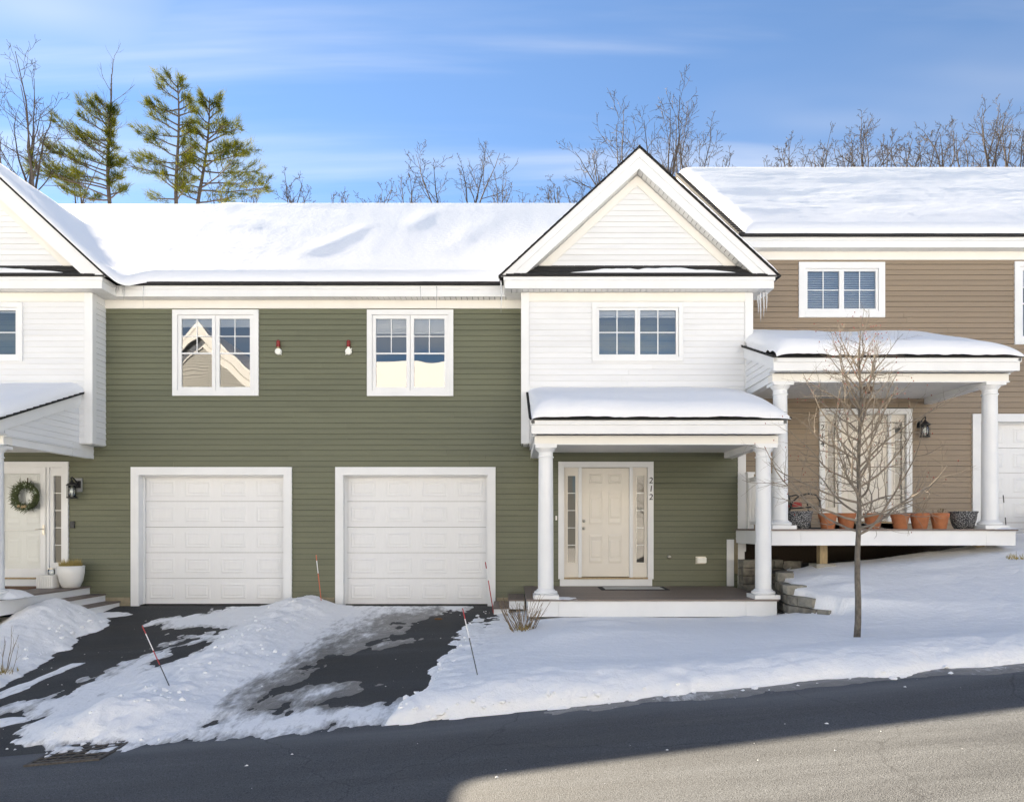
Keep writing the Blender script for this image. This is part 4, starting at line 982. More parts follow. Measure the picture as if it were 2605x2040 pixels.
# railing at the left end of the right porch
rl = part('railing', hr, (4.42, -0.6, DT3))
ubox('railing_post', M['white'], rl, 4.40, 4.51, -0.34, -0.23, DT3+0.002, DT3+1.02); ubox('railing_post', M['white'], rl, 4.385, 4.525, -0.355, -0.215, DT3+1.02, DT3+1.06)
ubox('top_rail', M['white'], rl, 4.42, 4.49, -1.6, -0.34, DT3+0.88, DT3+0.95); ubox('bottom_rail', M['white'], rl, 4.43, 4.48, -1.6, -0.34, DT3+0.08, DT3+0.13)
for k in range(11): ubox('baluster', M['white'], rl, 4.44, 4.47, -1.55+k*0.11, -1.52+k*0.11, DT3+0.13, DT3+0.88)

# ------------------------------------------------------------------ snow on the roofs
xs = np.linspace(-12.6, 4.36, 360); v = np.unique(np.concatenate([np.linspace(0, 1, 150), 0.05*np.linspace(0, 1, 16)**2.2, 1-0.03*np.linspace(0, 1, 10)**2]))
X, V = np.meshgrid(xs, v)
yf = YE+0.0+(-0.46)*sstep(-6.75, -7.5, X)+0.012*fbm(X*2.5, X*0, 199, 3)
Y = yf+(YR+0.18-yf)*V
c1 = GC+SHIFT
zm = ZE+0.044+RS*(Y-YE); zm = np.where(Y > YR, ZRG+0.044-RS*(Y-YR), zm); zg = 8.402-0.923*np.abs(X-c1)
k = 0.22; hmx = np.clip(0.5+0.5*(zg-zm)/k, 0, 1); base = zm*(1-hmx)+zg*hmx+k*hmx*(1-hmx)*0.9
amp = 0.5+0.4*sstep(-2.5, -7.0, X)
u1, u2 = X*0.85+Y*0.5, Y*0.85-X*0.5
und = 0.0040*fbm(X*2.1+Y*0.6, Y*0.22, 207, 4, 0.65)+0.36*amp*(0.050*fbm(u1*0.55, u2*0.45, 201, 2)+0.022*fbm(X*0.55+Y*0.5, Y*1.3, 205, 2, 0.40)+0.0055*fbm(X*2.6, Y*6, 211, 3))
st_ = lambda x0, w, sl, y0, y1: np.exp(-((X-x0-sl*(Y-1.5))/w)**2)*sstep(y0, y0+1.0, Y)*sstep(y1, y1-1.4, Y)
und = und+0.017*st_(-3.9, 0.26, 0.42, 0.4, 3.4)+0.014*st_(-2.6, 0.3, 0.25, 2.2, 4.8)+0.010*st_(-1.2, 0.35, 0.35, 0.6, 4.0)
dep = Y-yf
H = 0.145+0.022*np.clip(dep/5.0, 0, 1)+0.0008*np.sin(X*10.3+0.6*np.sin(Y*1.3))*sstep(0.3, 1.5, dep)+und*sstep(0.15, 1.2, dep)*sstep(0, 0.9, YR+0.1-Y)
front = rnd(dep, 0.25); back = rnd(YR+0.18-Y, 0.2)
right = rnd(4.36-X, 0.25)
H = H*np.where(X < -7.5, 0.82, 1.0)
Z = base+H*front*np.maximum(back, 0.35)*right-0.004
mesh_from_grid('roof_snow', X, Y, Z, M['snowroof'], 'rippled white snow blanket on the long lower roof above the green wall')

xs = edge_space(XR0+0.09, 20, 260, 0.3, 0); X, V = np.meshgrid(xs, v)
yf = YE3+0.0+0.012*fbm(X*2.5, X*0, 299, 3); Y = yf+(YR3+0.18-yf)*V; zm = ZE3+0.044+RS3*(Y-YE3); zm = np.where(Y > YR3, ZR3+0.044-RS3*(Y-YR3), zm)
und = 0.03*fbm(X*0.5+Y*0.3, Y*0.5, 301, 2)+0.020*fbm(X*0.6, Y*1.6, 305, 3, 0.42)+0.0055*fbm(X*2.6, Y*6, 311, 3)
H = 0.165+0.0045*fbm(X*2.6+Y*0.3, Y*0.22, 307, 3)+0.0008*np.sin(X*10.3+0.6*np.sin(Y*1.3))+und*sstep(0.15, 1.2, Y-yf)*sstep(0, 0.7, YR3+0.1-Y)
Z = zm+H*rnd(Y-yf, 0.24)*np.maximum(rnd(YR3+0.18-Y, 0.2), 0.35)*rnd(X-XR0-0.09, 0.3)-0.004
mesh_from_grid('roof_snow', X, Y, Z, M['snowroof'], 'smooth white snow blanket on the higher roof of the tan townhouse')

# thin snow left on the middle gable's roof slopes
xs = np.unique(np.concatenate([edge_space(GC-2.5, GC, 30, 0.15, 0), edge_space(GC, GC+2.53, 40, 0, 0.12)])); ys = edge_space(-0.72, 3.6, 50, 0.3, 0)
X, Y = np.meshgrid(xs, ys); base = 8.402-0.923*np.abs(X-GC)
H = 0.07+0.03*fbm(X*2, Y*2, 401, 3)+0.06*sstep(GC, GC+1.5, X)
Hh = H*rnd(Y+0.72-0.45*sstep(GC+0.9, GC-0.2, X), 0.3)*rnd(GC+2.53-X, 0.12)*rnd(X-GC+2.5, 0.12)
Z = base+Hh-0.006*(Hh < 0.002)
mesh_from_grid('roof_snow', X, Y, Z, M['snowroof'], 'thin snow on the steep slopes of the middle gable')

def porch_snow(p, yw, x0, x1, H, rl_, rr, seed, label, tilt=0.0, fr=0.30, taper=0.15):
    xs = edge_space(x0, x1, 110, rl_, rr); ys = edge_space(p['ye']-0.022, yw, 60, fr, 0); X, Y = np.meshgrid(xs, ys)
    base = p['ze']+p['slope']*(Y-p['ye'])
    wob = 0.05*fbm(X*0.8, Y*0.8, seed, 3)+0.008*fbm(X*3, Y*3, seed+5, 3)
    T = (H+wob+tilt*(X-(x0+x1)/2))*rnd(X-x0+0.03*fbm(Y*4, X*0, seed+9, 2), rl_)*rnd(x1-X, rr)*rnd(Y-ys[0]+0.006+0.008*fbm(X*3, Y*0, seed+11, 3), fr)
    Z = base+T*(1-taper*sstep(yw-1.5 if taper > 0.3 else yw-0.5, yw, Y))-0.004-0.02*sstep(p['ye']+0.03, p['ye']-0.015, Y)
    mesh_from_grid('porch_snow', X, Y, Z, M['snow'], label)
porch_snow(pm, YB-0.002, pm['rx0']+0.03, pm['rx1'], 0.235, 0.30, 0.75, 501, 'thick rounded snow pillow on the porch roof of number 212', taper=0.6)
porch_snow(pl, YB-0.002, pl['rx0']+0.03, pl['rx1']-0.01, 0.20, 0.3, 0.35, 521, 'sloping snow on the left porch roof cut by the photo edge')
porch_snow(p3, YW-0.002, p3['rx0']+0.06, p3['rx1']-0.01, 0.25, 0.35, 0.7, 541, 'wide snow pillow on the porch roof of number 214', tilt=-0.02)
# snow strips on the pent roofs under the gables
for c, lab in ((GC, 'narrow snow strip on the black ledge under the middle gable'), (GC+SHIFT, 'narrow snow strip on the black ledge under the left gable')):
    xs = np.linspace(c-1.25, c+1.75, 80); t = np.linspace(0, 1, 10); X, Tt = np.meshgrid(xs, t)
    wdt = 0.125*np.sin(np.pi*np.clip((X-c+1.25)/3.0, 0, 1))**0.8*(1+0.5*fbm(X*3, X*0, 611, 3))
    Y = -0.70+wdt*Tt*0.95; base = 6.05+0.028+(Y+0.722)*1.02
    Z = base+0.035*np.sin(np.pi*Tt)*np.clip(wdt*9, 0, 1)-0.004
    mesh_from_grid('ledge_snow', X, Y, Z, M['snow'], lab)
# a drift at the foot of the left porch column and on the right porch corner
def drift(x, y, z, r, h, label, seed):
    xs = np.linspace(-1, 1, 24); X, Y = np.meshgrid(xs, xs); R = np.hypot(X, Y)+0.25*fbm(X*2, Y*2, seed, 3)
    mesh_from_grid('snow_drift', x+X*r, y+Y*r, z-0.004+h*np.clip(1-R*R, -0.05, 1), M['snow'], label)
drift(-8.17, -2.12, 0.362, 0.34, 0.13, 'small snow drift at the foot of the left porch column', 3)
drift(8.12, -1.85, 1.455, 0.20, 0.03, 'thin snow at the right column foot of the right porch', 5)
drift(0.80, -2.33, 0.362, 0.22, 0.02, 'small snow patch beside the left column of porch 212', 8)

# ------------------------------------------------------------------ houses across the street (they show in the window reflections)
def far_house(x0, x1, yf, zb, zeave, ridge, gc, gw, gapex, siding_m, label):
    h = thing('townhouse', ((x0+x1)/2, yf, zb), label, 'townhouse', 'houses across the street'); W = M['white']
    yb = yf-9.0; yr = (yf+yb)/2
    MB().box(x0, x1, yb, yf-0.02, zb-1, zeave).build('wall', siding_m, h)
    sb = MB(); z = zb
    while z < zeave:
        sb.prism([(yf-0.02, z), (yf+0.0, z), (yf-0.015, z+0.13), (yf-0.02, z+0.13)], 'x', x0, x1); z += 0.135
    o = sb.build('siding', siding_m, h); o['kind'] = 'stuff'
    MB().prism([(yf+0.35, zeave), (yr, ridge), (yb-0.35, zeave), (yb-0.35, zeave-0.2), (yr, ridge-0.2), (yf+0.35, zeave-0.2)], 'x', x0-0.3, x1+0.3).build('roof', M['shingle'], h)
    MB().prism([(yf+0.40, zeave+0.02), (yf+0.36, zeave+0.2), (yr, ridge+0.22), (yb-0.3, zeave+0.2), (yb-0.35, zeave+0.01), (yr, ridge+0.01)], 'x', x0-0.2, x1+0.2).build('snow_cover', M['snow'], h)
    ubox('fascia', W, h, x0-0.3, x1+0.3, yf+0.35, yf+0.40, zeave-0.25, zeave-0.0)
    ubox('frieze', W, h, x0, x1, yf+0.001, yf+0.03, zeave-0.5, zeave-0.22)
    # street-facing gable
    gy = yf+0.9; ze = gapex-gw*0.95
    MB().box(gc-gw+0.3, gc+gw-0.3, yf-0.5, gy, zb-1, ze).build('bay', siding_m, h)
    MB().prism([(gc-gw+0.3, ze), (gc+gw-0.3, ze), (gc, gapex-0.25)], 'y', yf-5, gy).build('gable', siding_m, h)
    sb = MB(); z = zb
    while z < gapex-0.5:
        hwid = gw-0.35 if z < ze else min(gw-0.35, (gapex-0.4-z)/0.95)
        if hwid > 0.05: sb.prism([(gy, z), (gy+0.025, z), (gy+0.005, z+0.13), (gy, z+0.13)], 'x', gc-hwid, gc+hwid)
        z += 0.135
    o = sb.build('siding', siding_m, h); o['kind'] = 'stuff'
    for sg in (-1, 1):
        MB().prism([(gc+sg*gw, ze), (gc+sg*(gw-0.42), ze), (gc, gapex-0.42), (gc, gapex)], 'y', gy+0.25, gy+0.30).build('fascia', W, h)
        MB().prism([(gc+sg*(gw-0.5), ze), (gc+sg*(gw-0.85), ze), (gc, gapex-0.85), (gc, gapex-0.5)], 'y', gy+0.03, gy+0.07).build('frieze', W, h)
        MB().prism([(gc+sg*(gw+.05), ze-0.03), (gc, gapex+0.02), (gc, gapex+0.22), (gc+sg*(gw+.05), ze+0.12)], 'y', yf-5, gy+0.32).build('snow_cover', M['snow'], h)
        ubox('corner_board', W, h, gc+sg*(gw-0.3)-0.09, gc+sg*(gw-0.3)+0.09, gy+0.001, gy+0.04, zb, ze)
    for wx in (gc-1.4, gc+0.1):
        wd = part('window', h, (wx, gy, ze-1.9)); ubox('casing', W, wd, wx, wx+1.3, gy+0.02, gy+0.06, ze-1.9, ze-0.3); ubox('pane', M['stakedark'], wd, wx+0.13, wx+1.17, gy+0.05, gy+0.065, ze-1.77, ze-0.43)
    return h
far_house(-26, 3.2, -22.0, -0.6, 6.3, 10.6, -15.2, 3.9, 11.2, M['greyvinyl'], 'grey gabled townhouse across the street, mirrored in the left upstairs window')
far_house(5.5, 30, -22.5, 0.3, 6.9, 9.6, 14.5, 2.9, 9.6, M['vinyl'], 'pale townhouse across the street, mirrored in the right porch glass')  # out-of-view house, sized and kept pale to bounce sunlight onto the yard

# ------------------------------------------------------------------ stone retaining wall and gravel
def block_mesh(seed, m, cap=False):
    r = random.Random(seed); b = MB(); e = 0.06 if not cap else 0.03
    def j(): return r.uniform(-0.035, 0.035) if not cap else r.uniform(-0.012, 0.012)
    vs = []
    for y, ins in ((1, 0.0), (0.12, 0.0), (-0.02, e)):
        for (x, z) in ((ins*0.6, ins), (1-ins*0.6, ins), (1-ins*0.6, 1-ins), (ins*0.6, 1-ins)):
            vs.append((x+(j() if y < 0 else 0), y+(j() if y < 0.5 else 0), z+(j()*0.6 if y < 0 else 0)))
    vs.append((0.5+j()*4, -0.09+j(), 0.5+j()*4))
    b.add(vs, [(0, 3, 2, 1)]+[(k, (k+1) % 4, 4+(k+1) % 4, 4+k) for k in range(4)]+[(4+k, 4+(k+1) % 4, 8+(k+1) % 4, 8+k) for k in range(4)]+[(8+k, 8+(k+1) % 4, 12) for k in range(4)])
    me = b.mesh('stone_block'); me.materials.append(m); return me
BL = [block_mesh(k, M['stone']) for k in range(7)]; CP = [block_mesh(50+k, M['capstone'], True) for k in range(3)]
rw = thing('retaining_wall', (4.5, Yd(11), 0), 'curved grey stone block retaining wall stepping down beside porch 212', 'stone wall')
def path_wall(path, tops, z0, ch=0.148):
    seg = [math.hypot(path[i+1][0]-path[i][0], path[i+1][1]-path[i][1]) for i in range(len(path)-1)]; tot = sum(seg)
    def at(s):
        for i, l in enumerate(seg):
            if s <= l or i == len(seg)-1:
                t = s/l; return (path[i][0]+(path[i+1][0]-path[i][0])*t, path[i][1]+(path[i+1][1]-path[i][1])*t, tops[i]+(tops[i+1]-tops[i])*min(t, 1))
            s -= l
    nc = 8
    for k in range(nc):
        z = z0+k*ch; s = -0.12*(k % 2)
        while s < tot-0.05:
            L = rng.uniform(0.24, 0.36); a_ = at(max(s, 0)); b_ = at(min(s+L, tot)); mid = at(min(max(s+L/2, 0), tot))
            if z+ch*0.6 < mid[2]:
                dx, dy = b_[0]-a_[0], b_[1]-a_[1]; ang = math.atan2(dy, dx); ln = math.hypot(dx, dy)
                cap = z+ch*1.6 >= mid[2]
                # the wall faces left of the direction of travel
                if ln > 0.06: link('stone_block' if not cap else 'cap_stone', (CP if cap and rng.random() < .7 else BL)[rng.randrange(3)] if cap else BL[rng.randrange(7)], None, rw, loc=(a_[0], Yd(a_[1]), z+0.002), rot=(0, 0, ang), scale=(ln-0.006, 0.26+rng.uniform(-0.015, 0.03), ch-0.006))
            s += L
P = [(4.95, 12.85)]+[(p[0], p[1]) for p in WALL_PATH[::-1]]
# travel from the house towards the road: the faces look left, so reverse so that local -y points out
path_wall(WALL_PATH[::-1][0:1]+WALL_PATH[::-1][1:], [0.86, 0.74, 0.62, 0.52, 0.42, 0.30], 0.0)
path_wall([(4.24, 12.98), (4.98, 12.98)], [0.93, 0.93], 0.0)
b = MB(); r2 = random.Random(4)
b.add([(4.6, Yd(12.0), 0.66), (8.6, Yd(12.0), 0.9), (8.6, Yd(14.0), 0.95), (4.6, Yd(14.0), 0.72)], [(0, 1, 2, 3)])
for i in range(1500):
    x = r2.uniform(4.9, 7.6); d = r2.uniform(12.1, 13.85); s = r2.uniform(0.012, 0.028); z = 0.66+(x-4.6)*0.06+(d-12)*0.03
    vs = [(x+s*r2.uniform(.6, 1.3)*a, Yd(d)+s*r2.uniform(.6, 1.3)*c, z+s*q) for a, c, q in ((1, 0, .3), (0, 1, .3), (-1, 0, .3), (0, -1, .3), (0.1, 0, 1))]
    b.add(vs, [(0, 1, 4), (1, 2, 4), (2, 3, 4), (3, 0, 4)])
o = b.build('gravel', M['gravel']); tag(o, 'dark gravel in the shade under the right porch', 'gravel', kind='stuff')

# ------------------------------------------------------------------ small things on the houses
def lantern(x, y, z, sg, label):
    """black carriage lantern; sg = side on which the glass hangs relative to the back plate"""
    t = thing('wall_lantern', (x, y, z), label, 'wall lamp', 'black wall lanterns by the doors'); K = M['black']
    ubox('mounting_block', M['greyvinyl'] if sg < 0 else M['tan'], t, x-0.065, x+0.075, y-0.03, y-0.012, z-0.10, z+0.16)
    ubox('back_plate', K, t, x-0.055, x+0.055, y-0.045, y-0.03, z-0.03, z+0.11)
    lx, ly = x+sg*0.03, y-0.17
    MB().tube([(x, y-0.045, z+0.06), (x, y-0.09, z+0.10), (lx, ly+0.03, z+0.16), (lx, ly-0.005, z+0.175), (lx, ly-0.02, z+0.15), (lx, ly, z+0.11)], 0.012, 8).build('arm', K, t, smooth=True)
    MB().lathe([(0.012, 0.12), (0.02, 0.10), (0.03, 0.085), (0.075, 0.045), (0.098, 0.025), (0.098, 0.012), (0.06, 0.01)], lx, ly, z, 16).build('hood', K, t)
    MB().lathe([(0.02, -0.235), (0.09, -0.225), (0.095, -0.215), (0.095, -0.205), (0.02, -0.20)], lx, ly, z, 16).build('base_ring', K, t)
    for k in range(6):
        a = k*math.pi/3+0.3; px, py = lx+0.082*math.cos(a), ly+0.082*math.sin(a); MB().tube([(px, py, z-0.21), (px, py, z+0.015)], 0.006, 5).build('cage_bar', K, t)
    MB().lathe([(0.066, -0.2), (0.068, -0.1), (0.062, 0.01)], lx, ly, z, 20).build('glass_shade', M['lampglass'], t, smooth=True)
    MB().lathe([(0.012, -0.2), (0.013, -0.15), (0.03, -0.10), (0.031, -0.075), (0.015, -0.045), (0.003, -0.04)], lx, ly, z, 12).build('bulb', M['alarmwhite'], t, smooth=True)
lantern(PX(201, D0), 0, PZ(1238, D0), -1, 'black wall lantern beside the wreath door')
lantern(PX(2337, 13.93), YW, PZ(1086, 13.93), 1, 'black wall lantern right of door 214')

def alarm(px, rot, label):
    x, z = PX(px, D0), PZ(896, D0); t = thing('fire_alarm', (x, 0, z), label, 'fire alarm', 'red and white alarms on the green wall')
    MB().lathe([(0.058, 0.0), (0.062, 0.012), (0.062, 0.045), (0.05, 0.058), (0.02, 0.064)], n=24)
    b = MB(); b.lathe([(0.058, 0.0), (0.062, 0.01), (0.062, 0.05), (0.052, 0.062), (0.02, 0.068)], n=24)
    link('bell', b.mesh('bell'), M['alarmwhite'], t, loc=(x, -0.012, z), rot=(math.pi/2, 0, 0))
    for a in rot:
        ca, sa = math.cos(a), math.sin(a); MB().tube([(x+0.055*ca, -0.04, z+0.055*sa), (x+0.085*ca, -0.05, z+0.085*sa)], [0.014, 0.009], 8).build('lug', M['alarmwhite'], t)
    MB().lathe([(0.024, 0.055), (0.024, 0.085), (0.02, 0.087)], x, -0.05, z, 14).build('collar', M['alarmwhite'] if len(rot) > 1 else M['lumber'], t)
    MB().lathe([(0.034, 0.085), (0.037, 0.095), (0.037, 0.13), (0.032, 0.135), (0.036, 0.14), (0.036, 0.175), (0.031, 0.18), (0.034, 0.186), (0.032, 0.205), (0.02, 0.217), (0.004, 0.22)], x, -0.05, z, 18).build('red_lens', M['alarmred'], t, smooth=True)
alarm(710, (-0.8,), 'red and white alarm bell right of the left upstairs window')
alarm(888, (0.75, -2.35), 'red and white alarm bell left of the right upstairs window')

t = tag(box('doorbell', M['stakedark'], None, PX(181, D0), PX(191.5, D0), -0.04, -0.012, PZ(1343, D0), PZ(1326, D0)), 'black video doorbell beside the wreath door', 'doorbell')
tag(box('doorbell_button', M['alarmwhite'], None, PX(1413, D0), PX(1417, D0), -0.03, -0.012, PZ(1323, D0), PZ(1312, D0)), 'small white doorbell button left of door 212', 'doorbell')
t = thing('hose_bib', (PX(1701, D0), 0, PZ(1416, D0)), 'silver hose bib on the green wall right of door 212', 'tap')
b = MB(); b.lathe([(0.032, 0.0), (0.034, 0.01), (0.018, 0.014), (0.018, 0.06), (0.028, 0.065), (0.028, 0.085), (0.012, 0.09)], n=14)
link('valve', b.mesh('valve', True), M['steel'], t, loc=(PX(1701, D0), -0.012, PZ(1416, D0)), rot=(math.pi/2, 0, 0))
t = thing('outlet_cover', (PX(1783, D0), 0, PZ(1424, D0)), 'clear weatherproof outlet cover low on the wall of porch 212', 'outlet')
ox, oz = PX(1783, D0), PZ(1424, D0)
ubox('back_plate', M['steel'], t, ox-0.105, ox+0.085, -0.03, -0.012, oz-0.07, oz+0.065); MB().box(ox-0.085, ox+0.085, -0.085, -0.031, oz-0.05, oz+0.045).build('cover', M['alarmwhite'], t)
o = MB().box(-0.16, 0.16, -0.12, 0.12, 0, 0.03).box(-0.12, 0.12, -0.09, 0.09, -0.03, -0.001).build('ceiling_light', M['alarmwhite']); o.location = (PX(1810, 11.5), Yd(11.5), 2.885); tag(o, 'square white ceiling light under porch roof 212', 'ceiling light')
t = thing('ceiling_light', (PX(2205, 12.6), Yd(12.6), 3.98), 'brown and white ceiling light under porch roof 214', 'ceiling light')
lx, ly = PX(2208, 12.6), Yd(12.6)
MB().lathe([(0.09, 0), (0.09, 0.03), (0.02, 0.034)], lx, ly, 3.978, 16).build('canopy', M['alarmwhite'], t); MB().lathe([(0.02, -0.12), (0.06, -0.09), (0.075, -0.03), (0.08, 0.0)], lx, ly, 3.977, 16).build('shade', M['brick'], t)
t = thing('doormat', (PX(1610, 12.9), Yd(12.9), 0.362), 'grey doormat with black border in front of door 212', 'doormat')
mx, my = PX(1611, 12.9), Yd(12.93)
MB().box(mx-0.61, mx+0.61, my-0.30, my+0.30, 0.3615, 0.372).build('border', M['mat_black'], t); MB().box(mx-0.53, mx+0.53, my-0.235, my+0.235, 0.372, 0.3745).build('field', M['mat_grey'], t)
tag(box('doormat', M['brick'], None, -9.6, -8.75, -0.75, -0.2, 0.362, 0.375), 'dark brown doormat in front of the wreath door', 'doormat')

# wreath
wx, wz = PX(63, D0-0.1), PZ(1263, D0-0.1); wy = -0.06
t = thing('wreath', (wx, wy, wz), 'green Christmas wreath with pale sprigs on the left white door', 'wreath')
b = MB(); r2 = random.Random(11); b2 = MB(); b3 = MB()
MB().tube([(wx+0.205*math.cos(a), wy, wz+0.215*math.sin(a)) for a in np.linspace(0, 2*math.pi, 25)], 0.045, 7).build('ring', M['needle2'], t)
for i in range(1500):
    a = r2.uniform(0, 2*math.pi); rr = 0.205+r2.gauss(0, 0.03); rr2 = rr*1.05
    p = Vector((wx+rr*math.cos(a), wy-0.02+r2.uniform(-0.05, 0.0), wz+rr2*math.sin(a)))
    dr = Vector((math.cos(a+r2.uniform(-1.3, 1.3)), r2.uniform(-0.9, 0.1), math.sin(a+r2.uniform(-1.3, 1.3)))).normalized(); L = r2.uniform(0.03, 0.10)
    if r2.random() < 0.35: dr = -dr; L *= 0.8
    sd = dr.cross(Vector((0, 1, 0.2))).normalized()*0.006
    b.add([p-sd, p+sd, p+dr*L], [(0, 1, 2)])
b.build('foliage', M['needle2'], t)
for i in range(26):
    a = r2.uniform(0.2, 1.6) if i < 14 else r2.uniform(0, 6.28); rr = 0.2+r2.uniform(-.03, .05)
    p = Vector((wx+rr*math.cos(a), wy-0.08, wz+rr*math.sin(a))); q = r2.uniform(0.012, 0.024); u = Vector((r2.uniform(-1, 1), -0.3, r2.uniform(-1, 1))).normalized()*q; w_ = u.cross(Vector((0, 1, 0)))
    b2.add([p-u, p+w_*0.7, p+u, p-w_*0.7], [(0, 1, 2, 3)])
b2.build('sprigs', M['eucal'], t)
for px_, pz_ in ((-0.02, -0.2), (0.03, -0.19), (-0.09, -0.185)): b3.lathe([(0.004, -0.03), (0.024, -0.015), (0.026, 0.005), (0.012, 0.028), (0.002, 0.033)], wx+px_, wy-0.08, wz+pz_, 8)
b3.build('pine_cones', M['lumber'], t)
MB().box(wx-0.005, wx+0.018, wy+0.028, wy+0.034, wz+0.19, wz+0.36).build('hanger', M['ribbon'], t)

# planters on the left porch
px_, py_ = PX(181, 13.2), Yd(13.2)
t = thing('planter', (px_, py_, 0.362), 'tall rounded white planter with dry grass on the left porch', 'planter')
MB().lathe([(0.135, 0.0), (0.15, 0.01), (0.195, 0.12), (0.222, 0.27), (0.226, 0.40), (0.212, 0.405), (0.205, 0.36), (0.01, 0.355)], px_, py_, 0.362, 32).build('pot', M['planter'], t, smooth=True)
b = MB(); r2 = random.Random(5)
for i in range(420):
    a = r2.uniform(0, 6.28); q = 0.19*math.sqrt(r2.random()); x, y = px_+q*math.cos(a), py_+q*math.sin(a); h = r2.uniform(0.03, 0.15); lx, ly = r2.uniform(-.05, .05), r2.uniform(-.05, .05)
    b.add([(x-0.004, y, 0.745), (x+0.004, y, 0.745), (x+lx, y+ly, 0.77+h)], [(0, 1, 2)])
b.build('dry_grass', M['drygrass'], t)
px_, py_ = PX(126.5, 13.15), Yd(13.15)
t = thing('planter', (px_, py_, 0.362), 'square ribbed off-white planter beside the tall white planter', 'planter')
b = MB(); b.box(px_-0.15, px_+0.15, py_-0.15, py_+0.15, 0.362, 0.60)
for k in range(9): b.box(px_-0.15+k*0.0333+0.006, px_-0.15+(k+1)*0.0333-0.002, py_-0.158, py_-0.15, 0.364, 0.602)
for k in range(9): b.box(px_+0.15, px_+0.158, py_-0.15+k*0.0333+0.006, py_-0.15+(k+1)*0.0333-0.002, 0.364, 0.602)
b.build('pot', M['planter'], t)
t = thing('glass_jar', (px_+0.02, py_, 0.604), 'clear lidded glass jar standing on the square planter', 'jar')
MB().lathe([(0.055, 0), (0.06, 0.01), (0.06, 0.09), (0.05, 0.10)], px_+0.03, py_, 0.604, 16).build('jar_body', M['lampglass'], t, smooth=True); MB().lathe([(0.066, 0.102), (0.066, 0.118), (0.02, 0.12)], px_+0.03, py_, 0.604, 16).build('lid', M['steel'], t)
MB().lathe([(0.02, 0.003), (0.025, 0.03), (0.005, 0.035)], px_+0.045, py_, 0.604, 8).build('candle', M['alarmwhite'], t)

# pots on the right porch
def plant(b, x, y, z, n, h, sp, r2, leafy=False):
    for i in range(n):
        a = r2.uniform(0, 6.28); q = r2.uniform(0, 0.09); p = Vector((x+q*math.cos(a), y+q*math.sin(a), z)); pts = [p]; d = Vector((r2.uniform(-sp, sp), r2.uniform(-sp, sp), 1)).normalized()
        L = h*r2.uniform(0.5, 1.0)
        for k in range(4):
            d = (d+Vector((r2.uniform(-.3, .3), r2.uniform(-.3, .3), 0.05))).normalized(); pts.append(pts[-1]+d*L/4)
        b.tube(pts, [0.0035, 0.003, 0.0025, 0.002, 0.0015], 4)
        if leafy or r2.random() < 0.4:
            e = pts[-1]; s = r2.uniform(.006, .014); b.add([e+Vector((-s, 0, 0)), e+Vector((0, -s, s)), e+Vector((s, 0, .5*s)), e+Vector((0, s, -s))], [(0, 1, 2, 3)])
pots = [(582, 'leftmost terracotta pot on the right porch, beside the dark pot', 0, 0), (690, 'second terracotta pot from the left, just left of the tree trunk', 0, 0), (845, 'third terracotta pot from the left, just right of the tree trunk', 7, 0.42),
        (1002, 'fourth terracotta pot from the left, with a pale stained base', 3, 0.14), (1115, 'fifth terracotta pot from the left, with tall dead stems', 12, 0.36), (1230, 'rightmost terracotta pot with white stain and short dead plants', 26, 0.12)]
def pot_mesh():
    b = MB(); b.lathe([(0.098, 0.0), (0.104, 0.005), (0.139, 0.195), (0.150, 0.197), (0.155, 0.262), (0.152, 0.268), (0.138, 0.268), (0.134, 0.235), (0.01, 0.232)], n=28); return b.mesh('terracotta_pot')
PM = pot_mesh(); PM.materials.append(M['terra']); SM = MB().lathe([(0.133, 0.236), (0.06, 0.246), (0.004, 0.243)], n=18).mesh('soil'); SM.materials.append(M['soil'])
r2 = random.Random(21)
for zx, lab, n, h in pots:
    d = 11.98; x = PX(1850+zx*0.4392, d); y = Yd(d); z = DT3+0.002; s = rng.uniform(0.97, 1.03)
    t = thing('terracotta_pot', (x, y, z), lab, 'flower pot', 'terracotta pots on the right porch')
    link('pot', PM, None, t, loc=(x, y, z), rot=(0, 0, rng.random()*6), scale=(s, s, 1)); link('soil', SM, None, t, loc=(x, y, z), scale=(s, s, 1))
    if n:
        b = MB(); plant(b, x, y, z+0.235, n, h, 0.5, r2, n > 20); b.build('dead_stems', M['deadplant'], t)
DP = MB().lathe([(0.125, 0.0), (0.135, 0.004), (0.165, 0.06), (0.192, 0.16), (0.205, 0.26), (0.222, 0.285), (0.222, 0.298), (0.205, 0.300), (0.19, 0.25), (0.01, 0.245)], n=36).mesh('dark_pot', True); DP.materials.append(M['hammered'])
for zx, lab, yy in ((418, 'dark hammered pot at the left end of the right porch by the chair', 11.95), (1367, 'dark hammered pot at the right end of the right porch by the column', 12.0)):
    x = PX(1850+zx*0.4392, yy); t = tag(link('hammered_pot', DP, None, None, loc=(x, Yd(yy), DT3+0.002), rot=(0, 0, rng.random()*6)), lab, 'flower pot', 'dark pots on the right porch')
    s2 = MB().lathe([(0.195, 0.25), (0.1, 0.262), (0.004, 0.26)], n=18).build('soil', M['soil'], t); s2.parent = t; s2.matrix_parent_inverse = Matrix()

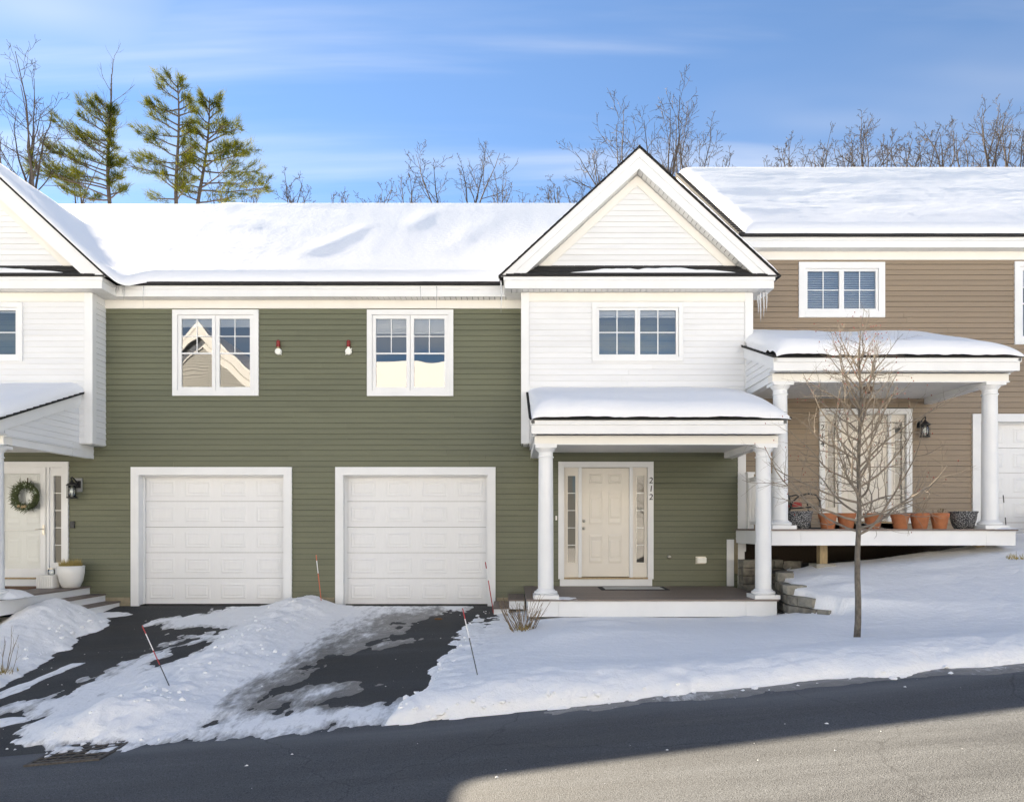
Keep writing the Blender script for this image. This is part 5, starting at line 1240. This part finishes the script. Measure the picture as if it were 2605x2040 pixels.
# sling chair on the right porch
cx, cy, cz = PX(2038, 12.7), Yd(12.75), DT3+0.002
t = thing('porch_chair', (cx, cy, cz), 'dark metal armchair with a rounded tan back on the right porch', 'chair'); K = M['black']
def R(p): return (cx+p[0], cy+p[1], cz+p[2])
for s in (-0.27, 0.27):
    MB().tube([R((0.30, s, 0.01)), R((0.27, s, 0.28)), R((0.24, s, 0.50)), R((0.17, s, 0.60)), R((0.03, s, 0.62)), R((-0.12, s, 0.585)), R((-0.24, s, 0.48)), R((-0.31, s, 0.30))], 0.014, 8).build('armrest', K, t, smooth=True)
    MB().tube([R((-0.42, s, 0.012)), R((0.32, s, 0.012))], 0.014, 8).build('runner', K, t); MB().tube([R((-0.26, s*.9, 0.40)), R((-0.36, s*.9, 0.0))], 0.014, 8).build('leg', K, t)
    MB().tube([R((0.25, s, 0.395)), R((-0.27, s, 0.36))], 0.013, 8).build('seat_rail', K, t)
MB().box(-0.27, 0.25, -0.26, 0.26, 0, 0.02)
sb = MB(); sb.prism([(0.26, 0.40), (-0.26, 0.365), (-0.26, 0.385), (0.26, 0.42)], 'y', -0.255, 0.255); sb.v = [R(q) for q in sb.v]; sb.build('seat', M['cushion'], t)
pts = [R((-0.25, -0.25, 0.38))]+[R((-0.29-0.10*math.sin(a), -0.25*math.cos(a), 0.55+0.30*math.sin(a))) for a in np.linspace(0, math.pi, 13)]+[R((-0.25, 0.25, 0.38))]
MB().tube(pts, 0.014, 8).build('back_frame', K, t, smooth=True)
bm_ = MB(); bm_.v = pts+[R((-0.27, 0, 0.5))]; bm_.f = [(i, i+1, len(pts)) for i in range(len(pts)-1)]; bm_.m = [0]*len(bm_.f); bm_.build('backrest', M['cushion'], t)
t = tag(MB().box(-0.11, 0.11, -0.12, 0.12, 0, 0.10).box(-0.09, 0.10, -0.11, 0.10, 0.1005, 0.14).build('red_cushion', M['redcloth']), 'small red folded cushion on the porch chair', 'cushion'); t.location = R((-0.10, 0, 0.395)); t.scale = (0.8, 0.8, 0.6); t.rotation_euler = (0, -0.06, 0.2)
# broom leaning at the left end
t = thing('broom', (4.18, 0.25, DT3), 'yellow handled broom leaning on the tan wall behind the railing', 'broom')
MB().tube([AT(1905, 1338, 13.7), AT(1893, 1262, 13.85)], 0.013, 8).build('handle', M['yellow'], t); MB().tube([AT(1907, 1350, 13.68), AT(1905, 1338, 13.7)], [0.045, 0.02], 8).build('bristles', M['stakedark'], t)

# ------------------------------------------------------------------ icicles
def icicle(x, y, z, L, r, label, group):
    n = 9; pts = []; rad = []
    for k in range(n+1):
        q = k/n; pts.append((x+0.004*math.sin(q*7+x*9), y+0.003*math.cos(q*6+x), z-L*q)); rad.append(max(0.0012, r*(1-q)**0.8*(1+0.12*math.sin(q*30+x*5))))
    tag(MB().tube(pts, rad, 7).build('icicle', M['ice'], smooth=True), label, 'icicle', group)
for k in range(11):
    px_ = rng.choice([rng.uniform(270, 330), rng.uniform(930, 1200), rng.uniform(300, 370)]); x = PX(px_, 13.25)
    icicle(x, -0.262, 6.0, rng.uniform(0.08, 0.42), 0.009, 'thin icicle hanging from the eave above the green wall', 'icicles along the lower eave')
icicle(PX(1275, 12.9), -0.6, 5.99, 0.60, 0.016, 'long icicle at the left corner of the middle gable', 'icicles')
for k, (px_, y0, L) in enumerate(((1935, 745, 0.55), (1943, 742, 0.5), (1950, 738, 0.42), (1929, 752, 0.36))):
    d = 13.0+0.03*k; icicle(PX(px_, d), Yd(d), PZ(y0, d), L, 0.022, 'thick icicle in the cluster under the right eave of the middle gable', 'icicles under the right gable eave')

# ------------------------------------------------------------------ snow stakes
def stake(p0, p1, cols, r, label):
    p0, p1 = Vector(p0), Vector(p1); t = thing('snow_stake', p0, label, 'snow stake', 'driveway snow stakes')
    a = 0
    for f, m in cols:
        MB().tube([p0+(p1-p0)*a, p0+(p1-p0)*f], r, 8).build('rod' if m != M['stakewhite'] else 'reflective_band', m, t); a = f
    MB().lathe([(r*0.9, 0), (r*0.4, 0.008)], p1.x, p1.y, p1.z, 8).build('cap', cols[-1][1], t)
S_, W_, D_, O_ = M['stakered'], M['stakewhite'], M['stakedark'], M['stakeorange']
stake(AT(436, 1756, 7.95), AT(362, 1592, 8.05), [(0.40, D_), (0.62, S_), (0.88, W_), (1, S_)], 0.0055, 'tilted red and white stake standing in the ploughed snow ridge')
stake(AT(1219, 1736, 7.2), AT(1177, 1548, 7.35), [(0.6, D_), (0.86, W_), (1, S_)], 0.0055, 'tilted dark stake with white band and red tip in the front snow bank')
stake(AT(817, 1527, 13.25), AT(804, 1412, 13.3), [(0.6, O_), (0.88, W_), (1, O_)], 0.008, 'orange and white stake between the two garage doors')
stake(AT(1256, 1562, 12.6), AT(1235, 1430, 12.7), [(0.65, S_), (0.88, W_), (1, S_)], 0.009, 'thin red stake at the right edge of the right garage')
stake(AT(2559, 1335, 12.6), AT(2552, 1260, 12.7), [(0.25, D_), (0.75, W_), (1, D_)], 0.009, 'dark tipped stake in front of the tan house garage')

# ------------------------------------------------------------------ storm drain
dx, dd = PX(210, 6.40), 6.38; zd = float(road_z(dx)); sl = math.atan(0.0875)
t = thing('storm_drain', (dx, Yd(dd), zd), 'rusty storm drain grate at the road edge below the ridge', 'drain')
def dr(name, m, x0, x1, y0, y1, z0, z1): return link(name, MB().box(x0, x1, y0, y1, z0, z1).mesh(name), m, t, loc=(dx, Yd(dd), zd), rot=(0, -sl, 0))
dr('shaft', M['voidblack'], -0.30, 0.30, -0.24, 0.24, 0.002, 0.004)  # flat black plate paints the dark below the grate bars
for s in (-1, 1): dr('frame', M['iron'], -0.33, 0.33, s*0.26-0.02, s*0.26+0.02, 0.0, 0.016); dr('frame', M['iron'], s*0.315-0.018, s*0.315+0.018, -0.24, 0.24, 0.0, 0.016)
for k in range(5): dr('grate_bar', M['iron'], -0.30, 0.30, -0.18+k*0.09-0.011, -0.18+k*0.09+0.011, 0.004, 0.014)
for k in range(5): dr('grate_bar', M['iron'], -0.24+k*0.12-0.008, -0.24+k*0.12+0.008, -0.24, 0.24, 0.0045, 0.013)
o = tag(MB().lathe([(0.05, 0), (0.06, 0.012), (0.035, 0.03), (0.01, 0.034)], n=9).build('leaf_litter', M['leaf']), 'small brown clump of leaves on the right driveway', 'leaves')
lx, ld = PX(1121, 12.4), 12.0; o.location = (lx, Yd(ld), float(drive_z(lx, ld))); o.scale = (1.3, 0.8, 1)

# ------------------------------------------------------------------ shrubs, street tree, woods
MINR = [0.0]
def grow(b, p, d, L, r, lvl, prm, r2, tips=None):
    """a wandering tapered branch and its children"""
    q = prm[lvl]; n = q.get('n', 5); pts = [p.copy()]; dirs = []; up = q.get('up', 0.1); wob = q.get('wob', 0.2); dv = d.normalized()
    for k in range(n):
        dv = (dv+Vector((r2.gauss(0, wob), r2.gauss(0, wob), r2.gauss(0, wob*0.7)+up))).normalized(); pts.append(pts[-1]+dv*L/n); dirs.append(dv)
    r1 = q.get('tip', 0.35)*r; rad = [max(MINR[0], r+(r1-r)*k/n) for k in range(n+1)]
    b.tube(pts, rad, q.get('sides', 4))
    if lvl+1 < len(prm):
        c = prm[lvl+1]; m = c['count']; m = int(m) + (1 if r2.random() < m-int(m) else 0); ph = r2.random()*6.28
        for j in range(m):
            t = c.get('from', 0.25)+(1-c.get('from', 0.25))*(j+r2.random()*0.8)/m; t = min(t, 0.99); i = min(int(t*n), n-1); f = t*n-i
            pp = pts[i]+(pts[i+1]-pts[i])*f; base = dirs[i]; ph += 2.4+r2.uniform(-.5, .5)
            u = base.cross(Vector((0.3, 0.1, 1))); u = u.normalized() if u.length > 0.05 else Vector((1, 0, 0)); w = base.cross(u)
            ang = math.radians(c['ang']+r2.uniform(-c.get('avar', 12), c.get('avar', 12))); nd = base*math.cos(ang)+(u*math.cos(ph)+w*math.sin(ph))*math.sin(ang)
            rr = rad[i]+(rad[i+1]-rad[i])*f
            grow(b, pp, nd, L*c['len']*(1-c.get('fall', 0.4)*t)*r2.uniform(0.75, 1.2), min(rr*c['rad'], rr*0.9), lvl+1, prm, r2, tips)
    elif tips is not None: tips.append((pts[-1], dv))

# street tree
r2 = random.Random(33); td = 8.3; base = AT(2180, 1640, td); base.z = float(lawn_top(np.array(base.x), np.array(td)))-0.05
st = thing('street_tree', base, 'young bare tree standing in the snow in front of the right porch', 'tree')
topz = PZ(800, td)
tr = [Vector((base.x+0.045*(k/14)+0.012*math.sin(k*1.3), base.y+0.008*math.cos(k), base.z+(topz-0.25-base.z)*k/14)) for k in range(15)]
trr = [0.033*(1-k/14)**0.8+0.005 for k in range(15)]; trr[0] = 0.040
b = MB(); b.tube(tr, trr, 10); b.build('trunk', M['bark'], st, smooth=True)
b = MB(); tips = []; nb = 46
prm = [dict(n=9, up=0.065, wob=0.14, tip=0.25, sides=5), dict(count=7, ang=48, avar=22, len=0.50, fall=0.5, rad=0.6, n=6, up=0.05, wob=0.14, tip=0.35, sides=4, **{'from': 0.18}), dict(count=4.0, ang=48, avar=22, len=0.55, fall=0.4, rad=0.65, n=4, up=0.03, wob=0.16, tip=0.45, sides=3, **{'from': 0.2})]
for k in range(nb):
    q = k/(nb-1); z = PZ(1360, td)+(topz-0.55-PZ(1360, td))*q**1.05; i = (z-tr[0].z)/(tr[-1].z-tr[0].z)*14; i0 = int(min(i, 13)); p = tr[i0]+(tr[i0+1]-tr[i0])*(i-i0)
    a = k*2.4+r2.uniform(-.4, .4); el = math.radians(8+48*q+r2.uniform(-10, 10)); L = (1.42-0.78*q)*r2.uniform(0.8, 1.12)
    grow(b, p, Vector((math.cos(a)*math.cos(el), math.sin(a)*math.cos(el)*0.9, math.sin(el))), L, 0.0165-0.008*q, 0, prm, r2, tips)
b.tube([tr[-1], tr[-1]+Vector((0.02, 0, 0.15)), tr[-1]+Vector((0.05, 0, 0.32))], [0.006, 0.004, 0.002], 4)
b.build('crown', M['twig'], st)
b = MB()
for p, d in tips:
    if r2.random() < 0.16: b.lathe([(0.001, -0.008), (0.0055, -0.002), (0.005, 0.005), (0.001, 0.010)], p.x, p.y, p.z, 5)
b.build('buds', M['bud'], st)['kind'] = 'stuff'
tag(MB().tube([AT(2110, 1638, 8.15), AT(2140, 1641, 8.12), AT(2180, 1638, 8.1)], 0.003, 4).build('fallen_twig', M['twig']), 'thin fallen twig on the snow left of the tree foot', 'twig')

def shrub(x, d, n, h, sp, label, seed, thick=0.005):
    r2 = random.Random(seed); z = float(lawn_top(np.array(x), np.array(d))) if x > -5 else float(drive_z(x, d)+mound_T(np.array(x), np.array(d))); t = thing('dormant_shrub', (x, Yd(d), z), label, 'shrub', 'dormant shrubs')
    b = MB()
    for i in range(n):
        a = r2.random()*6.28; q = r2.random()*0.16; L = h*r2.uniform(0.5, 1.05)
        grow(b, Vector((x+q*math.cos(a), Yd(d)+q*math.sin(a), z-0.04)), Vector((math.cos(a)*sp, math.sin(a)*sp*0.7, 1)), L, thick*r2.uniform(.6, 1.1), 0,
             [dict(n=6, up=0.04, wob=0.08, tip=0.4, sides=4), dict(count=2.2, ang=28, len=0.35, rad=0.7, n=3, sides=3, wob=0.12, **{'from': 0.35})], r2)
    b.build('stems', M['deadplant'], t)
    b = MB()
    for i in range(60):
        a = r2.random()*6.28; q = r2.random()*0.2; p = Vector((x+q*math.cos(a), Yd(d)+q*math.sin(a), z+0.0)); b.add([p, p+Vector((0.012, 0, 0.0)), p+Vector((r2.uniform(-.08, .08), r2.uniform(-.05, .05), r2.uniform(0.02, 0.11)))], [(0, 1, 2)])
    b.build('dead_grass', M['drygrass'], t)['kind'] = 'stuff'
shrub(0.16, 10.35, 40, 0.62, 0.62, 'dormant shrub of bare brown stems at the left front of porch 212', 41, 0.0075)
shrub(PX(5, 9.2), 9.2, 6, 0.75, 0.35, 'sparse bare shrub at the left photo edge by the snow mound', 43, 0.006)
shrub(PX(2588, 11.2), 11.2, 3, 0.2, 0.4, 'tiny twigs poking from the snow at the right photo edge', 45, 0.004)

# woods behind the houses
def bare_tree(px, top, half, d, stems, label, seed, lean=0.0, dens=1.0, crown_from=560):
    """crown_from: photo row hidden behind the roofs where the trunk forks"""
    r2 = random.Random(seed); x = PX(px, d); zt = PZ(top, d); zc = PZ(crown_from, d); y = Yd(d); xb = x-lean*6; zb = float(gz(np.array(xb), np.array(d)))
    t = thing('bare_tree', (xb, y, zb), label, 'tree', 'bare trees behind the houses'); Hc = zt-zc; hw = half*d/F
    b = MB(); r0 = 0.0022*d*(Hc/(0.16*d))**0.5*stems**0.35; MINR[0] = d*0.00024
    b.tube([(xb, y, zb-0.3), (x-lean*2.5, y, zb+(zc-zb)*0.55), (x, y, zc-0.3), (x, y, zc+0.15)], [r0*1.5, r0*1.25, r0, r0*0.7], 7); b.build('trunk', M['bark2'], t, smooth=True)
    b = MB()
    prm = [dict(n=10, up=0.03, wob=0.075, tip=0.22, sides=5), dict(count=7*dens, ang=44, avar=17, len=0.50, fall=0.55, rad=0.58, n=7, up=0.06, wob=0.12, tip=0.3, sides=4, **{'from': 0.12}),
           dict(count=5.6*dens, ang=44, avar=18, len=0.52, fall=0.4, rad=0.6, n=5, up=0.05, wob=0.15, tip=0.4, sides=3, **{'from': 0.15}), dict(count=3.8*dens, ang=44, avar=18, len=0.5, fall=0.3, rad=0.72, n=3, up=0.03, wob=0.18, tip=0.5, sides=3, **{'from': 0.2})]
    for s in range(stems):
        f = ((s+0.5)/stems*2-1 if stems > 1 else 0)+r2.uniform(-.2, .2)
        L = Hc*r2.uniform(0.78, 1.0)*(1-0.22*abs(f)); dx_ = (f*hw*0.85+lean*Hc)/max(Hc, 0.1)
        grow(b, Vector((x+f*r0, y, zc-0.2)), Vector((dx_, r2.uniform(-.25, .25), 1)), L*math.sqrt(1+dx_*dx_)*1.0, r0*0.66/stems**0.3, 0, prm, r2)
    b.build('crown', M['twig2'], t)
bare_tree(82, 150, 95, 70, 6, 'tall bare tree with many upright stems at the far left', 61, dens=0.75, crown_from=520)
bare_tree(745, 425, 60, 70, 5, 'low bare treetop right of the tall pines', 62, dens=0.6)
bare_tree(965, 445, 75, 72, 4, 'low bare treetop left of the leaning bare tree', 63, dens=0.6)
bare_tree(1118, 330, 70, 65, 2, 'bare tree leaning left behind the middle of the lower roof', 64, lean=-0.28, dens=0.8)
bare_tree(1205, 320, 70, 67, 3, 'bare upright tree left of the middle gable', 65, dens=0.8)
bare_tree(1480, 430, 75, 72, 4, 'low bare tree touching the left slope of the middle gable', 66, dens=0.7)
bare_tree(1590, 245, 110, 46, 3, 'large bare tree rising left of the middle gable peak', 67, lean=-0.22, dens=0.85)
bare_tree(1690, 190, 120, 48, 4, 'tallest bare tree rising behind the middle gable peak', 68, dens=0.85)
bare_tree(1775, 310, 60, 54, 3, 'bare tree between the gable and the higher roof', 69, dens=0.8)
bare_tree(1835, 375, 30, 56, 3, 'small bare treetop above the left end of the higher roof', 70, dens=0.6, crown_from=470)
bare_tree(2010, 345, 70, 56, 5, 'low bare treetop above the higher roof, leftmost of the right row', 71, dens=0.7, crown_from=470)
bare_tree(2205, 290, 80, 56, 5, 'bushy bare tree above the higher roof over the tan window', 72, dens=0.85, crown_from=470)
bare_tree(2305, 315, 55, 58, 4, 'small bare tree in the middle of the right row', 73, dens=0.8, crown_from=470)
bare_tree(2400, 268, 55, 56, 3, 'upright bare tree second from the right edge', 74, dens=0.85, crown_from=470)
bare_tree(2520, 245, 85, 54, 6, 'broad many-stemmed bare tree near the right edge', 75, dens=0.7, crown_from=470)
bare_tree(2600, 270, 45, 52, 2, 'bare tree cut by the right photo edge', 76, dens=0.8, crown_from=470)
bare_tree(640, 470, 60, 80, 4, 'faint low twigs at the right foot of the pines', 77, dens=0.5)
bare_tree(1340, 485, 80, 80, 5, 'lowest row of twigs above the lower roof near the gable', 78, dens=0.5)

extra = [(20, 300, 60, 80, 3, 'thin bare tree at the left photo edge behind the multi-stemmed tree'), (200, 330, 50, 90, 3, 'thin bare tree between the far left tree and the left pine'), (560, 440, 60, 85, 4, 'low bare tree behind the right pine'), (860, 470, 60, 80, 4, 'low bare twigs midway along the lower roof'), (1040, 420, 50, 78, 3, 'small bare tree just left of the leaning tree'), (1270, 430, 55, 80, 4, 'small bare tree right of the two upright trees above the lower roof'), (1410, 440, 50, 70, 4, 'bare tree left of the low tree by the gable slope'), (1540, 330, 60, 56, 3, 'bare tree between the gable slope and the large trees'), (1730, 260, 55, 58, 3, 'bare tree right of the gable peak'), (1950, 385, 50, 60, 3, 'lowest bare twigs at the left of the right row'), (2085, 335, 55, 62, 4, 'bare tree between the two left trees of the right row'), (2150, 320, 45, 60, 3, 'slim bare tree left of the bushy tree over the tan window'), (2260, 340, 45, 64, 3, 'slim bare tree right of the bushy tree over the tan window'), (2350, 300, 45, 60, 3, 'slim bare tree left of the upright tree in the right row'), (2455, 300, 50, 62, 4, 'bare tree left of the broad tree near the right edge'), (2560, 262, 40, 58, 3, 'slim bare tree right of the broad tree near the right edge')]
for i, (px_, tp, hf, dd_, ns, lab) in enumerate(extra): bare_tree(px_, tp, hf, dd_, ns, lab, 900+i, dens=0.62, crown_from=570 if px_ < 1800 else 480)

def pine(px, top, d, limbs, label, seed, bare_top=0.0, lean=0.0):
    """limbs: list of (py at trunk, dx left/right in px, rise in px)"""
    r2 = random.Random(seed); x = PX(px, d); y = Yd(d); zb = float(gz(np.array(x), np.array(d))); zt = PZ(top, d); t = thing('pine_tree', (x, y, zb), label, 'tree', 'pine trees behind the houses')
    K = d/25
    ax = lambda z: x+lean*(z-PZ(515, d))+0.10*K*math.sin(z*0.9/K+seed)
    b = MB(); zs = np.linspace(zb-0.2, zt, 16); b.tube([(ax(z), y, z) for z in zs], [K*(0.11*(1-(z-zb)/(zt-zb+0.6))**0.8+0.010) for z in zs], 8); b.build('trunk', M['pinebark'], t, smooth=True)
    bl = MB(); bn = MB(); s_px = d/F
    def tuft(p, dv, n=13, L=0.25*d/25):
        for i in range(n):
            q = (dv*0.9+Vector((r2.gauss(0, .55), r2.gauss(0, .55), r2.gauss(0.25, .5)))).normalized(); sd = q.cross(Vector((r2.uniform(-1, 1), r2.uniform(-1, 1), 0.3))).normalized()*0.0085*K
            pp = p+Vector((r2.gauss(0, .05), r2.gauss(0, .05), r2.gauss(0, .04)))*K; l = L*r2.uniform(0.6, 1.1); bn.add([pp-sd, pp+sd, pp+q*l], [(0, 1, 2)])
    for (py, reach, rise) in limbs:
        z = PZ(py, d); L = abs(reach)*s_px; a = r2.uniform(-0.6, 0.6)
        if reach < 0: a = math.pi-a
        p = Vector((ax(z), y, z)); L = L/max(0.6, abs(math.cos(a)))*1.0
        n = 8; pts = [p]; dv = Vector((math.cos(a), math.sin(a), rise*s_px/max(L, .1))).normalized()
        for k in range(n):
            dv = (dv+Vector((r2.gauss(0, .08), r2.gauss(0, .08), r2.gauss(0.02, .06)))).normalized(); pts.append(pts[-1]+dv*L/n)
        bl.tube(pts, [K*(0.026*(1-k/n)+0.006) for k in range(n+1)], 5)
        m = int(4+L/K*3.2)
        for j in range(m):
            f = 0.25+0.75*(j+r2.random())/m; i = min(int(f*n), n-1); pp = pts[i]+(pts[i+1]-pts[i])*(f*n-i); sgn = 1 if j % 2 else -1
            side = Vector((-dv.y, dv.x, 0)).normalized()*sgn; ll = L*(0.36*(1-0.5*f))*r2.uniform(0.7, 1.3)+0.15*K
            q = (dv*0.8+side*0.8+Vector((0, 0, r2.uniform(0, 0.45)))).normalized(); e = pp+q*ll
            bl.tube([pp, pp+q*ll*0.5+Vector((0, 0, 0.02*K)), e], [0.013*K, 0.009*K, 0.005*K], 3)
            mt = max(2, int(ll/K/0.125))
            for g in range(mt): tuft(pp+(e-pp)*(0.3+0.7*(g+r2.random())/mt), q)
        for g in range(3): tuft(pts[-1], dv)
    for g in range(int(bare_top)):                       # dead twigs round a bare leader
        z = zt-K*r2.uniform(0.0, 3.2); p = Vector((ax(z), y, z)); a = r2.uniform(0, 6.28)
        grow(bl, p, Vector((math.cos(a)*0.8, math.sin(a)*0.8, 1.0)), K*r2.uniform(0.5, 1.3), 0.012*K, 0, [dict(n=5, up=0.08, wob=0.12, sides=3), dict(count=3, ang=35, len=0.45, rad=0.7, n=3, sides=3, **{'from': 0.3})], r2)
    bl.build('limbs', M['pinebark'], t); o = bn.build('needles', M['needle'], t)
r2 = random.Random(9); MINR[0] = 0.0
def fan(py0, py1, n, fl, fr, r2, rise=(10, 50)):
    out = []
    for k in range(n):
        f = (k+r2.random()*0.7)/n; py = py0+(py1-py0)*f
        out.append((py, -fl(f)*r2.uniform(0.6, 1.1), r2.uniform(*rise))); out.append((py+r2.uniform(-8, 8), fr(f)*r2.uniform(0.5, 1.1), r2.uniform(*rise)))
    return out
pine(283, 190, 74, fan(275, 520, 19, lambda f: 45+125*f**0.8, lambda f: 16+26*f, r2, (18, 55)), 'left pine with a bare top and thick needles on its left side', 81, bare_top=16, lean=-0.02)
pine(455, 205, 75, fan(215, 520, 16, lambda f: 45+85*f**0.9 if f < 0.85 else 70, lambda f: 30+30*f, r2, (8, 38)), 'tall middle pine with a forked crooked top', 82, lean=-0.03)
pine(507, 250, 78, fan(262, 520, 16, lambda f: 28+35*f, lambda f: 30+150*f**1.1, r2, (5, 36)), 'right pine with long limbs reaching to the right', 83, lean=0.09)
